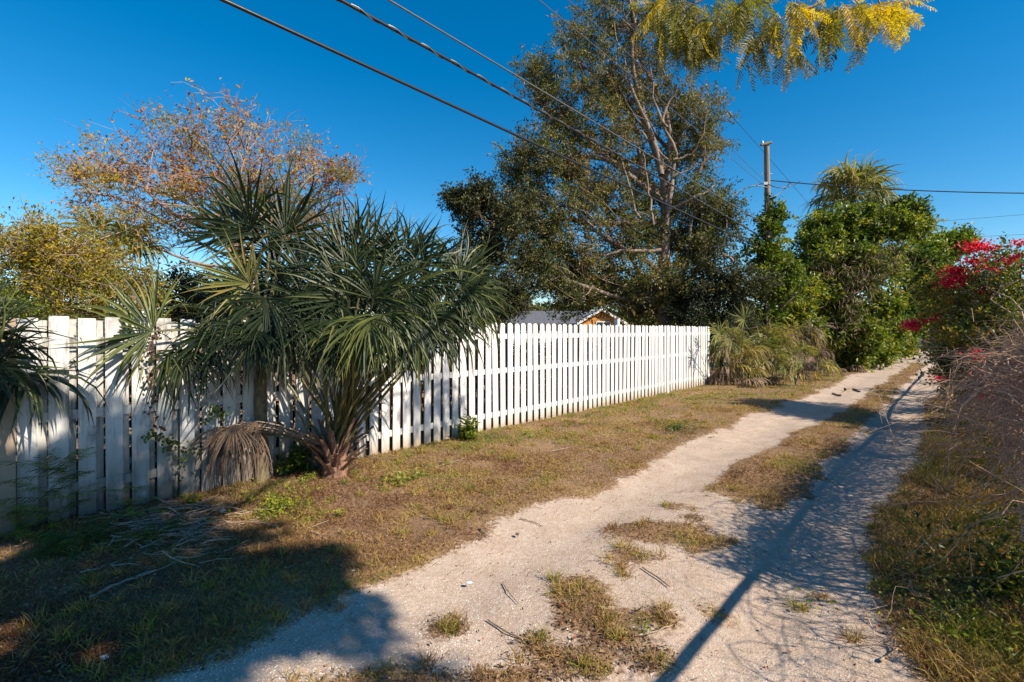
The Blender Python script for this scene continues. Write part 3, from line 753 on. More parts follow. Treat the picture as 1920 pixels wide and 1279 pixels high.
# --- generic tree grown into a set of lobes
def lobes(L):
    """(px, py, rx, ry [px], Y, rY [m]) -> centre, radii in metres"""
    return [(P(x, y, Y), np.array([rx / F * Y, rY, ry / F * Y])) for x, y, rx, ry, Y, rY in L]
def tree(name, label, cat, base, trunk, lb, rng, leafm, barkm, nsub=22, ntw=22, nleaf=10, ll=0.07, lw=0.032, r0=0.22, twl=0.45, group=None,
         tint=(0.5, 0.22), wob=0.14, limb_r=0.09, twr=0.006, crown_name='crown', hang=0.0, leafspread=0.06, dens=None, trunk_name='trunk', shell=0.95, subr=0.022):
    root = empty(name, base, label, cat, group)
    trunk = np.array(trunk, float)
    mbT = MB()
    kk = 14
    s = np.linspace(0, 1, len(trunk)); ss = np.linspace(0, 1, kk)
    tr = np.stack([np.interp(ss, s, trunk[:, i]) for i in range(3)], -1)
    tubes(mbT, tr, np.linspace(r0 * 1.15, r0 * 0.35, kk), 10)
    mbL = MB(); mbW = MB()
    for li, (c, rad) in enumerate(lb):
        # limb
        d = np.linalg.norm(tr - c, axis=1)
        i0 = int(np.clip(np.argmin(d) - rng.integers(2, 6), 2, kk - 1))
        limb = curve(tr[i0], c + rng.normal(size=3) * rad * 0.2, 9, rng, 0.09)
        Ll = np.linalg.norm(c - tr[i0])
        tubes(mbT, limb, np.linspace(min(r0 * .6, limb_r * (0.5 + 0.12 * Ll)), limb_r * 0.35, 9)[None], 7)
        vol = rad.prod() ** (1 / 3)
        ns = max(4, int(nsub * (dens[li] if dens else 1)))
        q = rng.integers(4, 9, ns)
        a = limb[0][q]
        dirs = nrm(rng.normal(size=(ns, 3)))
        b = c + dirs * rad * rng.uniform(0.55, shell, (ns, 1))
        sub = curve(a, b, 7, rng, wob)
        tubes(mbT, sub, (np.linspace(1, 0.25, 7)[None] * subr * rng.uniform(.7, 1.3, (ns, 1))), 4)
        # twigs
        nt_ = ntw
        si = np.repeat(np.arange(ns), nt_); n = len(si)
        tpar = rng.uniform(0.25, 1.0, n) * 6
        i = np.clip(tpar.astype(int), 0, 5); fr = (tpar - i)[:, None]
        st = sub[si, i] * (1 - fr) + sub[si, i + 1] * fr
        sdir = nrm(sub[si, -1] - sub[si, 0])
        td = nrm(rng.normal(size=(n, 3)) * 0.8 + sdir * 0.7 + np.array([0, 0, 0.15 - hang]))
        tl = twl * rng.uniform(0.4, 1.2, n)[:, None]
        en = st + td * tl
        tw = curve(st, en, 4, rng, 0.10)
        tubes(mbW, tw, (np.linspace(1, 0.4, 4)[None] * twr * np.ones((n, 1))), 3)
        if nleaf:
            li2 = np.repeat(np.arange(n), nleaf); m_ = len(li2)
            par = rng.uniform(0.25, 1.02, m_) * 3; i = np.clip(par.astype(int), 0, 2); fr = (par - i)[:, None]
            p = tw[li2, i] * (1 - fr) + tw[li2, i + 1] * fr + rng.normal(size=(m_, 3)) * leafspread
            ax = nrm(rng.normal(size=(m_, 3)) + td[li2] * 0.8 - np.array([0, 0, hang]))
            nn = nrm(rng.normal(size=(m_, 3)) * 0.8 + np.array([0.15, -0.1, 0.9]))
            tv = np.clip(tint[0] + rng.normal() * tint[1] * 0.5 + (rng.normal(size=n) * tint[1] * 0.6)[li2] + rng.normal(size=m_) * tint[1] * 0.7, 0, 1)
            sc = rng.uniform(0.7, 1.25, m_)
            leafquads(mbL, p, ax, nn, ll * sc, lw * sc, tv)
    mbT.build(trunk_name, barkm, root, True)
    mbW.build('twigs', barkm, root)['kind'] = 'stuff'
    if nleaf:
        mbL.build(crown_name, leafm, root)
    return root, mbL

# oak behind the white fence
rng = np.random.default_rng(21)
oy = 18.0
ob = P(1246, 620, oy); ob[2] = 0
trunk = [ob, P(1246, 560, oy), P(1244, 470, oy), P(1250, 400, oy), P(1245, 320, oy), P(1205, 220, oy), P(1190, 120, oy), P(1185, -10, oy)]
OL = lobes([(1130, 20, 110, 70, 18, 2), (1215, 70, 110, 90, 18, 2), (1075, 110, 80, 70, 17.5, 1.6), (1160, 150, 110, 80, 18.5, 2), (1290, 160, 85, 80, 18, 1.8),
            (1040, 200, 85, 70, 17.5, 1.6), (1130, 240, 110, 70, 18, 2), (1250, 250, 90, 80, 18.5, 2), (1330, 250, 50, 80, 18, 1.2), (1010, 290, 75, 60, 17.5, 1.4),
            (1090, 320, 100, 60, 18, 1.8), (1200, 340, 110, 80, 18.5, 2), (1310, 360, 65, 70, 18, 1.4), (1040, 390, 95, 60, 17.5, 1.6), (1140, 420, 110, 70, 18, 2),
            (1250, 440, 100, 80, 18.5, 1.8), (1335, 450, 60, 70, 18, 1.3), (1090, 500, 90, 50, 17.5, 1.6), (1190, 520, 110, 60, 18, 2), (1300, 530, 90, 60, 18, 1.6),
            (1120, 555, 90, 35, 18, 1.4), (1235, 575, 90, 30, 18.5, 1.4), (985, 350, 60, 45, 17.5, 1.2), (1350, 400, 40, 60, 18, 1.0), (1050, 550, 60, 35, 18, 1.2), (1010, 450, 60, 50, 17, 1.2), (1020, 510, 60, 40, 16.5, 1.2), (970, 300, 35, 30, 17.5, .8), (1000, 120, 30, 25, 17.5, .6)])
oak, _ = tree('oak_tree', 'tall broad oak with pale forked trunk behind the white picket fence', 'tree', ob, trunk, OL, rng, M['oak'], M['oakbark'],
              nsub=24, ntw=16, nleaf=14, ll=0.12, lw=0.052, r0=0.24, twl=0.6, tint=(0.64, 0.28), limb_r=0.10, leafspread=0.07,
              dens=[.9, .8, .8, .9, .6, .9, .9, .6, .6, .8, .85, .7, .8, .8, 1, 1, 1, 1, 1.3, 1.4, 1.2, 1.2, .7, .9, 1, 1, .9, .6, .5])
# extra pale forks that show through the thin right side of the crown
mb = MB()
for pts_, ra in [([(1248, 420), (1262, 330), (1268, 280), (1240, 230), (1255, 190), (1270, 160)], .13), ([(1240, 330), (1225, 260), (1195, 190), (1175, 130), (1150, 40)], .13),
                 ([(1262, 300), (1295, 290), (1320, 250), (1330, 190)], .07), ([(1255, 395), (1300, 372), (1332, 358), (1340, 345)], .09), ([(1200, 410), (1180, 350), (1165, 300), (1140, 240)], .07),
                 ([(1225, 420), (1215, 340), (1205, 280)], .07), ([(1246, 240), (1225, 190), (1215, 100), (1240, 30)], .07), ([(1240, 470), (1170, 470), (1110, 485), (1070, 470)], .10), ([(1375, 490), (1345, 465), (1330, 455)], .07), ([(1352, 470), (1365, 430), (1360, 400)], .06), ([(1255, 300), (1235, 285), (1222, 250), (1190, 220), (1170, 170)], .05), ([(1262, 330), (1290, 320), (1325, 300), (1345, 270)], .05), ([(1215, 260), (1190, 240), (1150, 230), (1130, 200)], .05)]:
    p = np.array([P(x, y, oy - .5 - 0.6 * rng.random()) for x, y in pts_]); s = np.linspace(0, 1, len(p)); s2 = np.linspace(0, 1, 12)
    p = np.stack([np.interp(s2, s, p[:, i]) for i in range(3)], -1); p += rng.normal(size=p.shape) * 0.03
    mb = MB(); tubes(mb, p, np.linspace(ra, ra * .25, 12) * .72, 7)
    mb.build('limb', M['oakbark'], oak, True)

# dark dense tree left of the oak
dy = 15.5
db = P(905, 620, dy); db[2] = 0
DL = lobes([(895, 365, 45, 40, dy, .9), (920, 420, 75, 50, dy, 1.3), (885, 480, 60, 55, dy, 1.2), (950, 470, 70, 50, dy, 1.3), (900, 550, 70, 55, dy, 1.3), (960, 545, 50, 50, dy, 1.1), (970, 400, 60, 50, dy + 1, 1.2), (860, 375, 30, 22, dy, .6), (940, 595, 70, 40, dy, 1.2)])
tree('dark_tree', 'dark dense tree between the cabbage palm and the tall oak', 'tree', db, [db, P(905, 520, dy), P(925, 430, dy), P(920, 370, dy)], DL, rng, M['dark'], M['darkbark'],
     nsub=20, ntw=16, nleaf=12, ll=0.12, lw=0.052, r0=0.2, tint=(0.55, 0.3))

# bare orange podded tree at the left
ty = 10.5
tb_ = P(470, 620, ty); tb_[2] = 0
TL = lobes([(200, 300, 80, 50, ty, 1.2), (290, 260, 90, 50, ty, 1.3), (380, 250, 90, 50, ty, 1.3), (470, 245, 80, 45, ty, 1.2), (560, 290, 60, 50, ty, 1.1), (180, 370, 80, 50, ty - .5, 1.1), (290, 340, 100, 60, ty - .5, 1.3),
            (400, 320, 100, 60, ty - .3, 1.3), (510, 340, 90, 60, ty, 1.2), (600, 370, 55, 55, ty, 1.0), (250, 430, 100, 45, ty - .6, 1.2), (380, 400, 90, 60, ty, 1.2), (550, 420, 80, 50, ty, 1.0), (640, 320, 30, 25, ty, .5), (130, 320, 40, 25, ty, .6)])
pt_, _ = tree('bare_tree', 'mostly bare spreading tree with orange pods and pinkish twigs behind the fan palms', 'tree', tb_, [tb_, P(470, 560, ty), P(460, 500, ty), P(430, 430, ty)], TL, rng, M['pod'], M['palebark'],
              nsub=13, ntw=12, nleaf=3, ll=0.075, lw=0.045, r0=0.2, twl=0.55, tint=(0.5, 0.35), limb_r=0.05, subr=0.015, twr=0.0055, leafspread=0.03, wob=0.2, crown_name='pods')
# yellow leaf tufts of the same tree
mb = MB()
for k in range(130):
    c, rad = TL[rng.integers(len(TL))]
    q = c + nrm(rng.normal(size=3)) * rad * rng.uniform(.5, 1.0); n = 60
    p = q + rng.normal(size=(n, 3)) * np.array([.16, .1, .06]); ax = nrm(rng.normal(size=(n, 3)) * [1, 1, .6] + [0, 0, -.5])
    leafquads(mb, p, ax, nrm(rng.normal(size=(n, 3)) * .6 + [0, 0, 1]), .08, .022, np.clip(.6 + rng.normal(size=n) * .25, 0, 1))
mb.build('leaves', M['yellow'], pt_)['kind'] = 'stuff'

# yellow leaved tangled tree far left
yy = 8.5
yb = P(60, 620, yy); yb[2] = 0
YL = lobes([(30, 470, 70, 45, yy, 1.0), (110, 450, 80, 40, yy, 1.0), (60, 520, 90, 40, yy, 1.0), (170, 500, 80, 45, yy, 1.0), (-20, 530, 60, 50, yy, 1.0), (240, 540, 50, 35, yy, .8), (150, 560, 90, 25, yy, .8)])
ytree, _ = tree('yellowing_tree', 'yellow-leaved tangled low tree behind the fence at the far left', 'tree', yb, [yb, P(60, 590, yy), P(90, 540, yy), P(110, 490, yy)], YL, rng, M['yellow'], M['palebark'],
                nsub=15, ntw=13, nleaf=14, ll=0.07, lw=0.028, r0=0.12, twl=0.4, tint=(0.5, 0.3), limb_r=0.05, subr=0.016, leafspread=0.06, wob=0.25)
# green clump in the lower left corner behind the fence
gb = P(15, 620, 7.5); gb[2] = 0
tree('green_shrub', 'bright yellow-green shrub just above the fence at the left edge', 'shrub', gb, [gb, P(15, 600, 7.5), P(15, 580, 7.5)], lobes([(15, 575, 50, 25, 7.5, .6), (-30, 560, 50, 30, 7.5, .6)]), rng, M['weed'], M['darkbark'],
     nsub=14, ntw=14, nleaf=14, ll=0.05, lw=0.028, r0=0.04, twl=0.25, tint=(.5, .2), limb_r=.02, leafspread=.04)
# fan palm behind the fence at the left
pb = P(185, 620, 9.6); pb[2] = 0
palmb = empty('fan_palm', pb, 'yellow-lit fan palm standing behind the fence among the yellow tree branches', 'palm')
cb_ = P(190, 500, 9.6)
mb = MB(); tubes(mb, [pb, (pb + cb_) / 2, cb_], [.16, .15, .14], 12); mb.build('trunk', M['palmtrunk'], palmb, True)
for k in range(26):
    az = k * 2.4; el = R(rng.uniform(-50, 75))
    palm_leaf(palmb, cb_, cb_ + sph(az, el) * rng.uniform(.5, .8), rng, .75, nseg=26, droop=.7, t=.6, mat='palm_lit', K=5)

# dark background growth behind the fences (keeps the yards from showing an empty horizon)
for nm, lb_, lab, dpt in [('hedge_tree', [(330, 560, 90, 50), (450, 560, 90, 50), (560, 540, 90, 60), (680, 545, 90, 60), (790, 560, 80, 50)], 'dark leafy growth behind the fence in the gaps of the fan palms', 12.0),
                      ('hedge_tree', [(1300, 570, 60, 60), (1350, 520, 60, 60), (1400, 560, 70, 70), (1350, 600, 80, 60)], 'dark shrub over the far end of the white picket fence', 17.0)]:
    bb_ = P(lb_[1][0], 620, dpt); bb_[2] = 0
    tree('shrub_tree', lab, 'tree', bb_, [bb_, P(lb_[1][0], 600, dpt), P(lb_[2][0], 560, dpt)], lobes([(a, b, c, d_, dpt, 1.0) for a, b, c, d_ in lb_]), rng, M['dark'], M['darkbark'],
         nsub=20, ntw=16, nleaf=12, ll=.11, lw=.05, r0=.12, tint=(.45, .25))

mb = MB(); n = 16000      # unseen dark leaves added behind the fences to darken their gaps
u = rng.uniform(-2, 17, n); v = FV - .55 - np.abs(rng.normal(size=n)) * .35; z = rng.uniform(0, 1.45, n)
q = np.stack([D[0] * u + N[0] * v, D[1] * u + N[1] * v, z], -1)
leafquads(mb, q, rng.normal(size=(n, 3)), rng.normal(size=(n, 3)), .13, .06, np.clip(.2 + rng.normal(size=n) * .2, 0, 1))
o = mb.build('gap_darkening_leaves', M['dark']); tag(o, 'dark leaves added behind the fences to darken their gaps', 'undergrowth', kind='stuff')
# vine smothered mass with the sabal palm on top
rng = np.random.default_rng(33)
vy = 21
vb = P(1590, 690, 21.5); vb[2] = 0
VL = lobes([(1550, 430, 55, 40, 21, 1.3), (1620, 430, 70, 38, 21, 1.5), (1690, 420, 50, 28, 21, 1.0), (1520, 480, 60, 45, 20.5, 1.4), (1590, 500, 70, 50, 20.5, 1.6), (1660, 490, 60, 50, 21, 1.5),
            (1720, 425, 25, 12, 21, .5), (1700, 395, 18, 12, 21, .5), (1480, 545, 60, 45, 20, 1.3), (1550, 560, 70, 50, 20.5, 1.5), (1630, 570, 60, 50, 21, 1.5), (1500, 600, 60, 40, 19.5, 1.0), (1600, 620, 60, 45, 20.5, 1.4),
            (1660, 610, 45, 50, 23, 1.5), (1640, 655, 50, 30, 22, 1.2), (1580, 660, 50, 30, 20.5, 1.2), (1680, 650, 25, 30, 26, 1.2), (1545, 425, 25, 20, 21, .8)])
tree('vine_covered_tree', 'bright green vine-smothered tree mass under the tall cabbage palm', 'tree', vb, [vb, P(1590, 600, 21), P(1590, 500, 21), P(1600, 400, 21)], VL, rng, M['vine'], M['darkbark'],
     nsub=19, ntw=16, nleaf=13, ll=.19, lw=.095, r0=.25, twl=.5, tint=(.58, .28), leafspread=.08)
# withered bits in the mass
mb = MB(); n = 850
cs = np.array([P(x, y, 19.4) for x, y in ((1650, 490), (1680, 480), (1620, 520), (1600, 560), (1560, 500), (1600, 600))])
q = cs[rng.integers(0, 6, n)] + rng.normal(size=(n, 3)) * [.45, .25, .45]
leafquads(mb, q, nrm(rng.normal(size=(n, 3)) + [0, 0, -1.4]), rng.normal(size=(n, 3)), .28, .035, rng.uniform(.3, 1, n))
vd = mb.build('dry_vine_tangle', M['dead']); tag(vd, 'withered tan leaves hanging in the vine mass beside the lane', 'dead leaves', kind='stuff')
# sabal palm crown
sb = P(1592, 690, 22.3); sb[2] = 0
sab = empty('cabbage_palm', sb, 'tall cabbage palm whose round crown tops the vine-covered mass', 'palm')
sc_ = P(1595, 372, 22.3)
mb = MB(); tubes(mb, [sb, (sb + sc_) / 2, sc_], [.2, .19, .18], 12); mb.build('trunk', M['palmtrunk'], sab, True)
for k in range(36):
    az = k * 2.4; el = R(-30 + 110 * (k / 36) ** 0.9)
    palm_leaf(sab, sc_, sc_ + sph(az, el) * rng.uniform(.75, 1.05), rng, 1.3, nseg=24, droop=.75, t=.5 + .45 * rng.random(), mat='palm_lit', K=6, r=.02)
# vines on the pole
PL = lobes([(1438, 400, 30, 35, 17.9, .5), (1440, 470, 38, 40, 17.9, .6), (1430, 520, 45, 40, 17.9, .7), (1450, 560, 45, 45, 17.9, .8), (1415, 470, 25, 35, 17.9, .5), (1470, 510, 35, 40, 17.9, .6), (1455, 415, 18, 25, 17.9, .35)])
vp = P(1440, 620, 17.7); vp[2] = 0
tree('climbing_vine', 'green vine climbing the wooden utility pole', 'vine', vp, [vp, P(1436, 560, 17.75), P(1437, 480, 17.75), P(1437, 380, 17.75)], PL, rng, M['vine'], M['darkbark'],
     nsub=12, ntw=12, nleaf=11, ll=.17, lw=.085, r0=.05, twl=.4, tint=(.42, .22), limb_r=.02, trunk_name='stem', crown_name='foliage', dens=[.5, .8, 1, 1.2, .6, 1, .5])

# low palmettos by the end of the white fence
def palmetto(px, py, Y, n, Rr, label, spreadp=0.5, t=.5, tall=0.9):
    b = P(px, py, Y); b[2] = 0
    e = empty('palmetto', b, label, 'palmetto', 'palmettos at the end of the white fence')
    for k in range(n):
        az = k * 2.4 + rng.random(); el = R(rng.uniform(5, 80))
        hub = b + sph(az, el) * np.array([spreadp, spreadp, tall]) * rng.uniform(.8, 1.25) + [0, 0, .15]
        dead = rng.random() < .26
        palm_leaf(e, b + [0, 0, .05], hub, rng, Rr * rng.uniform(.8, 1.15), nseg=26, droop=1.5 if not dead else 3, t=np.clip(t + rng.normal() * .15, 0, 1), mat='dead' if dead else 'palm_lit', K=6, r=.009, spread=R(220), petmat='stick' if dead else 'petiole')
palmetto(1372, 715, 15.6, 26, .8, 'pale green palmetto touching the end of the white picket fence', .7, .7, 1.35)
palmetto(1440, 712, 16.4, 26, .8, 'palmetto second from the white fence, below the utility pole', .7, .7, 1.5)
palmetto(1505, 700, 17.4, 26, .82, 'palmetto right of the utility pole beside the vine mass', .8, .7, 1.6)
palmetto(1492, 722, 14.8, 7, .6, 'small low palmetto with one yellowed leaf nearest the lane', .35, .55, .5)
palmetto(1400, 660, 18.2, 22, .85, 'dark palmetto at the back behind the fence end', .9, .3, 2.0)

pm = bpy.data.objects['palmetto']
for a in [(1396, 600, 13.6, 150, 120, .6, .3, .6, 0), (1372, 640, 14.0, 200, 110, .6, .5, .6, 0), (1350, 625, 14.4, 160, 100, .6, .5, .6, 0)]:
    view_leaf(pm, P(1385, 715, 15.2), *a[:8], rng, dY=a[8], mat='palm_lit', nseg=26)
# far trees
fb_ = P(1735, 640, 40); fb_[2] = 0
FL = lobes([(1745, 470, 50, 30, 40, 2), (1785, 455, 30, 18, 40, 1.4), (1720, 500, 40, 35, 39, 2), (1770, 510, 45, 35, 40, 2), (1740, 560, 45, 40, 39, 2), (1800, 450, 14, 8, 40, .7), (1775, 570, 40, 40, 41, 2), (1710, 600, 25, 30, 39, 1.5)])
tree('far_tree', 'rounded green tree overhanging the lane in the distance', 'tree', fb_, [fb_, P(1735, 580, 40), P(1745, 500, 40)], FL, rng, M['vine'], M['darkbark'], nsub=20, ntw=14, nleaf=10, ll=.32, lw=.17, r0=.25, twl=.8, tint=(.45, .2), leafspread=.15)
for i, (x0, Y) in enumerate([(1868, 70), (1900, 66), (1695, 60), (1725, 75), (1830, 80)]):
    b = P(x0, 620, Y); b[2] = 0
    tree('far_tree', ['distant brownish tree above the grey roof at right', 'distant tree at the right edge above the grey roof', 'distant tree at the left side of the far lane bend', 'distant tree closing the view at the end of the lane', 'distant tree behind the bougainvillea'][i], 'tree', b,
         [b, P(x0, 600, Y), P(x0, 580, Y)], lobes([(x0, 590, 30, 22, Y, 2.5), (x0 + 20, 598, 25, 18, Y, 2), (x0 - 18, 600, 20, 16, Y, 2)]), rng, M['oak'], M['darkbark'], nsub=12, ntw=10, nleaf=8, ll=.5, lw=.3, r0=.2, twl=1, leafspread=.25)
mb = MB(); n = 60000
x = rng.uniform(-130, 75, n); yy_ = 74 + 10 * noise2(x, 0 * x, 51, .06) + rng.normal(size=n) * 3
tp = 4.6 + 1.5 * noise2(x, 0 * x, 52, .25) + .8 * noise2(x, 0 * x, 53, .9)
q = np.stack([x, yy_, tp * rng.random(n) ** .7], -1)
leafquads(mb, q, rng.normal(size=(n, 3)), rng.normal(size=(n, 3)) * .8 + [0, 0, .8], .9, .5, np.clip(.45 + rng.normal(size=n) * .25, 0, 1))
o = mb.build('distant_woods', M['oak']); tag(o, 'distant line of woods beyond the yards behind the fence', 'woods', kind='stuff')
# grey-green verge shrubs far left of the lane
for i, (x0, y0, Y, r_) in enumerate([(1682, 648, 31, 20), (1706, 634, 48, 15)]):
    b = P(x0, 650, Y); b[2] = 0
    tree('verge_shrub', ['low green shrub at the lane edge beyond the vine mass', 'small far shrub where the lane widens'][i], 'shrub', b, [b, P(x0, y0 + 5, Y), P(x0, y0, Y)], lobes([(x0, y0, r_, r_ * .8, Y, .9), (x0 - r_, y0, r_, r_ * .8, Y, .9)]), rng, M['vine'], M['darkbark'],
         nsub=12, ntw=10, nleaf=8, ll=.25, lw=.14, r0=.06, twl=.4, leafspread=.12, tint=(.6, .2))

# ------------------------------------------------------------------ right side: bougainvillea, dry canes, undergrowth
rng = np.random.default_rng(44)
bb1 = UV(10.5, 0.9)
BL = lobes([(1800, 540, 45, 35, 9.5, .7), (1830, 590, 55, 40, 9.0, .8), (1880, 560, 45, 50, 8.5, .7), (1900, 500, 40, 40, 8.5, .6), (1860, 490, 30, 22, 9, .5), (1800, 600, 40, 35, 9.8, .7), (1900, 620, 50, 40, 8, .7),
            (1850, 640, 50, 30, 8.2, .6), (1805, 655, 25, 18, 9, .5), (1800, 685, 30, 20, 8.4, .4), (1940, 560, 50, 60, 8.5, .7)])
bo, _ = tree('bougainvillea', 'red-flowering bougainvillea arching over the right side of the lane', 'shrub', bb1, [bb1, UV(10.4, .8, .8), UV(10.3, .8, 1.1), UV(10.2, .8, 1.5)], BL, rng, M['boug'], M['cane'],
             nsub=17, ntw=13, nleaf=13, ll=.07, lw=.042, r0=.022, twl=.4, tint=(.62, .28), limb_r=.015, subr=.008, twr=.003, leafspread=.045, dens=[1.3, 1.4, .6, .4, .35, 1.5, 1.2, 1.2, 1, .9, .6], trunk_name='stem', crown_name='foliage')
def bracts(parent, spots, name='flowers'):
    mb = MB()
    for x, y, rx, ry, Y, n in spots:
        n = int(n * 1.5)
        c = P(x, y, Y)
        p = c + rng.normal(size=(n, 3)) * np.array([rx / F * Y * .5, .07, ry / F * Y * .5])
        leafquads(mb, p, rng.normal(size=(n, 3)), rng.normal(size=(n, 3)) + [0, -.4, .6], rng.uniform(.035, .06, n), .042, rng.uniform(.1, 1, n), fold=.1)
    o = mb.build(name, M['bract'], parent); o['kind'] = 'stuff'
bracts(bo, [(1832, 463, 30, 11, 9, 260), (1858, 466, 14, 5, 9, 50), (1825, 489, 22, 9, 9, 130), (1790, 508, 22, 8, 9.3, 160), (1798, 525, 26, 12, 9.2, 220), (1780, 530, 14, 10, 9.2, 80), (1840, 545, 18, 9, 9, 90), (1912, 456, 10, 6, 8.5, 50), (1900, 484, 8, 6, 8.5, 40),
            (1842, 497, 14, 7, 9, 50), (1708, 610, 16, 9, 9.5, 170), (1730, 601, 16, 5, 9.4, 30), (1755, 596, 12, 6, 9.3, 40), (1885, 575, 8, 5, 8.5, 25), (1805, 625, 10, 6, 8.8, 35), (1912, 640, 12, 8, 8, 60), (1830, 665, 22, 7, 7.5, 60), (1870, 500, 40, 20, 8.5, 50), (1760, 710, 10, 4, 8, 20)])
mb = MB()
for a, b in [((1800, 640, 9), (1702, 610, 9.5)), ((1850, 560, 9), (1785, 515, 9.3)), ((1880, 540, 8.8), (1815, 462, 9)), ((1900, 560, 8.6), (1908, 458, 8.5)), ((1880, 600, 8.6), (1850, 470, 9)), ((1860, 640, 8), (1775, 668, 8.4))]:
    p = curve(P(*a), P(*b), 9, rng, .06, -.08); mb = MB(); tubes(mb, p, np.linspace(.010, .004, 9)[None], 5)
    mb.build('arching_cane', M['cane'], bo, True)

# dry cane tangle
def in_box(n, u0, u1, v0, v1, z0, z1):
    u = rng.uniform(u0, u1, n); v = rng.uniform(v0, v1, n); z = rng.uniform(z0, z1, n)
    return np.stack([D[0] * u + N[0] * v, D[1] * u + N[1] * v, z], -1)
mb = MB(); n = 1400
a = in_box(n, 4.0, 11.5, .32, 1.2, .6, 1.42)
dr = nrm(rng.normal(size=(n, 3)) * [1, 1, .5] + np.append(-N * .35, -.1)); Ls = rng.uniform(.4, 1.1, (n, 1))
b = a + dr * Ls
p = curve(a, b, 8, rng, .16); s = np.linspace(0, 1, 8)
p[..., 2] += (np.sin(np.pi * s * .8) * .12)[None] - (s[None] ** 2) * rng.uniform(.05, .5, (n, 1))
z_ = p[..., 2]; p[..., 2] = np.maximum(np.where(z_ > 1.42, 1.42 + (z_ - 1.42) * .35, z_), .03)
tubes(mb, p, np.linspace(1, .4, 8)[None] * rng.uniform(.003, .0068, (n, 1)), 3)
n = 420
a = in_box(n, 3.6, 10, .35, 1.0, 1.0, 1.4); b = in_box(n, 3.6, 10, .2, .9, .0, .5); b[:, :2] = a[:, :2] + (b[:, :2] - a[:, :2]) * .12
tubes(mb, curve(a, b, 8, rng, .10), np.linspace(1, .6, 8)[None] * rng.uniform(.002, .005, (n, 1)), 3)
n = 230      # bare shoots standing off the near end of the heap
a = in_box(n, 1.9, 4.6, .75, 1.5, .5, 1.5); b = a + nrm(rng.normal(size=(n, 3)) * [1, 1, .9]) * rng.uniform(.3, .9, (n, 1)); b[:, 2] = np.clip(b[:, 2], .05, 2)
tubes(mb, curve(a, b, 9, rng, .2), np.linspace(1, .5, 9)[None] * rng.uniform(.002, .0045, (n, 1)), 3)
n = 900      # finer shoots heaped on the rail itself
u = rng.uniform(3.9, 15, n); a = np.stack([D[0] * u + N[0] * RV, D[1] * u + N[1] * RV, np.full(n, HR)], -1) + rng.normal(size=(n, 3)) * [.12, .12, .07]
b = a + nrm(rng.normal(size=(n, 3)) * [1, 1, .5] - np.append(N * .5, 0)) * rng.uniform(.25, .7, (n, 1))
tubes(mb, curve(a, b, 6, rng, .15), np.linspace(1, .4, 6)[None] * rng.uniform(.002, .004, (n, 1)), 3)
o = mb.build('dry_cane_tangle', M['cane']); tag(o, 'tangle of leafless pinkish dry canes heaped over the fence at right', 'dead canes', kind='stuff')
o2 = empty('fallen_bougainvillea', UV(6.5, .7), 'red bract cluster lying on the dry cane tangle at the right edge', 'flowers')
bracts(o2, [(1888, 728, 34, 11, 6.0, 190), (1860, 742, 26, 8, 6.0, 60), (1905, 745, 16, 10, 6.0, 50), (1840, 700, 20, 8, 6.2, 16)])
mb = MB(); tubes(mb, curve(P(1960, 735, 6.2), P(1850, 735, 6.0), 8, rng, .05), np.linspace(.006, .003, 8)[None], 5); mb.build('stem', M['cane'], o2, True)

# undergrowth under the canes
def bush(name, label, base, pts, rng, leafm, ll, lw, n, sp, tint=(.4, .25), cat='shrub', stems=26, group=None, hgt=.3, wide=.25, rr=.003):
    root = empty(name, base, label, cat, group)
    base = np.asarray(base, float)
    mb = MB(); a = base + rng.normal(size=(stems, 3)) * [wide * .25, wide * .25, 0]; a[:, 2] = base[2]
    b = base + rng.normal(size=(stems, 3)) * [wide, wide, 0] + np.stack([0 * a[:, 0], 0 * a[:, 0], hgt * rng.uniform(.4, 1.1, stems)], -1)
    p = curve(a, b, 5, rng, .1); tubes(mb, p, np.linspace(1, .5, 5)[None] * rr * np.ones((stems, 1)), 3)
    mb.build('stem', M['petiole'], root)
    mb = MB(); i = rng.integers(0, stems, n); k_ = rng.integers(1, 5, n)
    q = p[i, k_] + rng.normal(size=(n, 3)) * sp; q[:, 2] = np.maximum(q[:, 2], base[2] + .01)
    leafquads(mb, q, rng.normal(size=(n, 3)) * [1, 1, .5] + (p[i, -1] - p[i, 0]) * 1.0, nrm(rng.normal(size=(n, 3)) * .5 + [0, 0, 1]), ll * rng.uniform(.6, 1.3, n), lw * rng.uniform(.7, 1.2, n), np.clip(tint[0] + rng.normal(size=n) * tint[1], 0, 1))
    mb.build('foliage', leafm, root)
    return root
mb = MB(); n = 20000
u = rng.uniform(2.2, 12, n); v = rng.normal(size=n) * .22 + .66 - .12 * np.sin(u * 1.7); z = np.abs(rng.normal(size=n)) * .26
X = D[0] * u + N[0] * v; Y = D[1] * u + N[1] * v
keep = (noise2(X, Y, 8, 3) > -.5) & (v > -.35 + .1 * np.sin(3 * u))
q = np.stack([X, Y, z], -1)[keep]; n = len(q)
leafquads(mb, q, rng.normal(size=(n, 3)), nrm(rng.normal(size=(n, 3)) * .6 + [0, 0, 1]), rng.uniform(.02, .055, n), rng.uniform(.010, .026, n), np.clip(.58 + rng.normal(size=n) * .3, 0, 1))
o = mb.build('undergrowth', M['boug']); tag(o, 'dark green leafy undergrowth below the dry canes along the right verge', 'ground cover', kind='stuff')
mb = MB(); n = 6000
q = in_box(n, 7.0, 11.5, .62, 1.25, .15, 1.35); q = q[noise2(q[:, 0] * 2, q[:, 2] * 3 + q[:, 1], 61, 2.5) > -.4]; n = len(q)
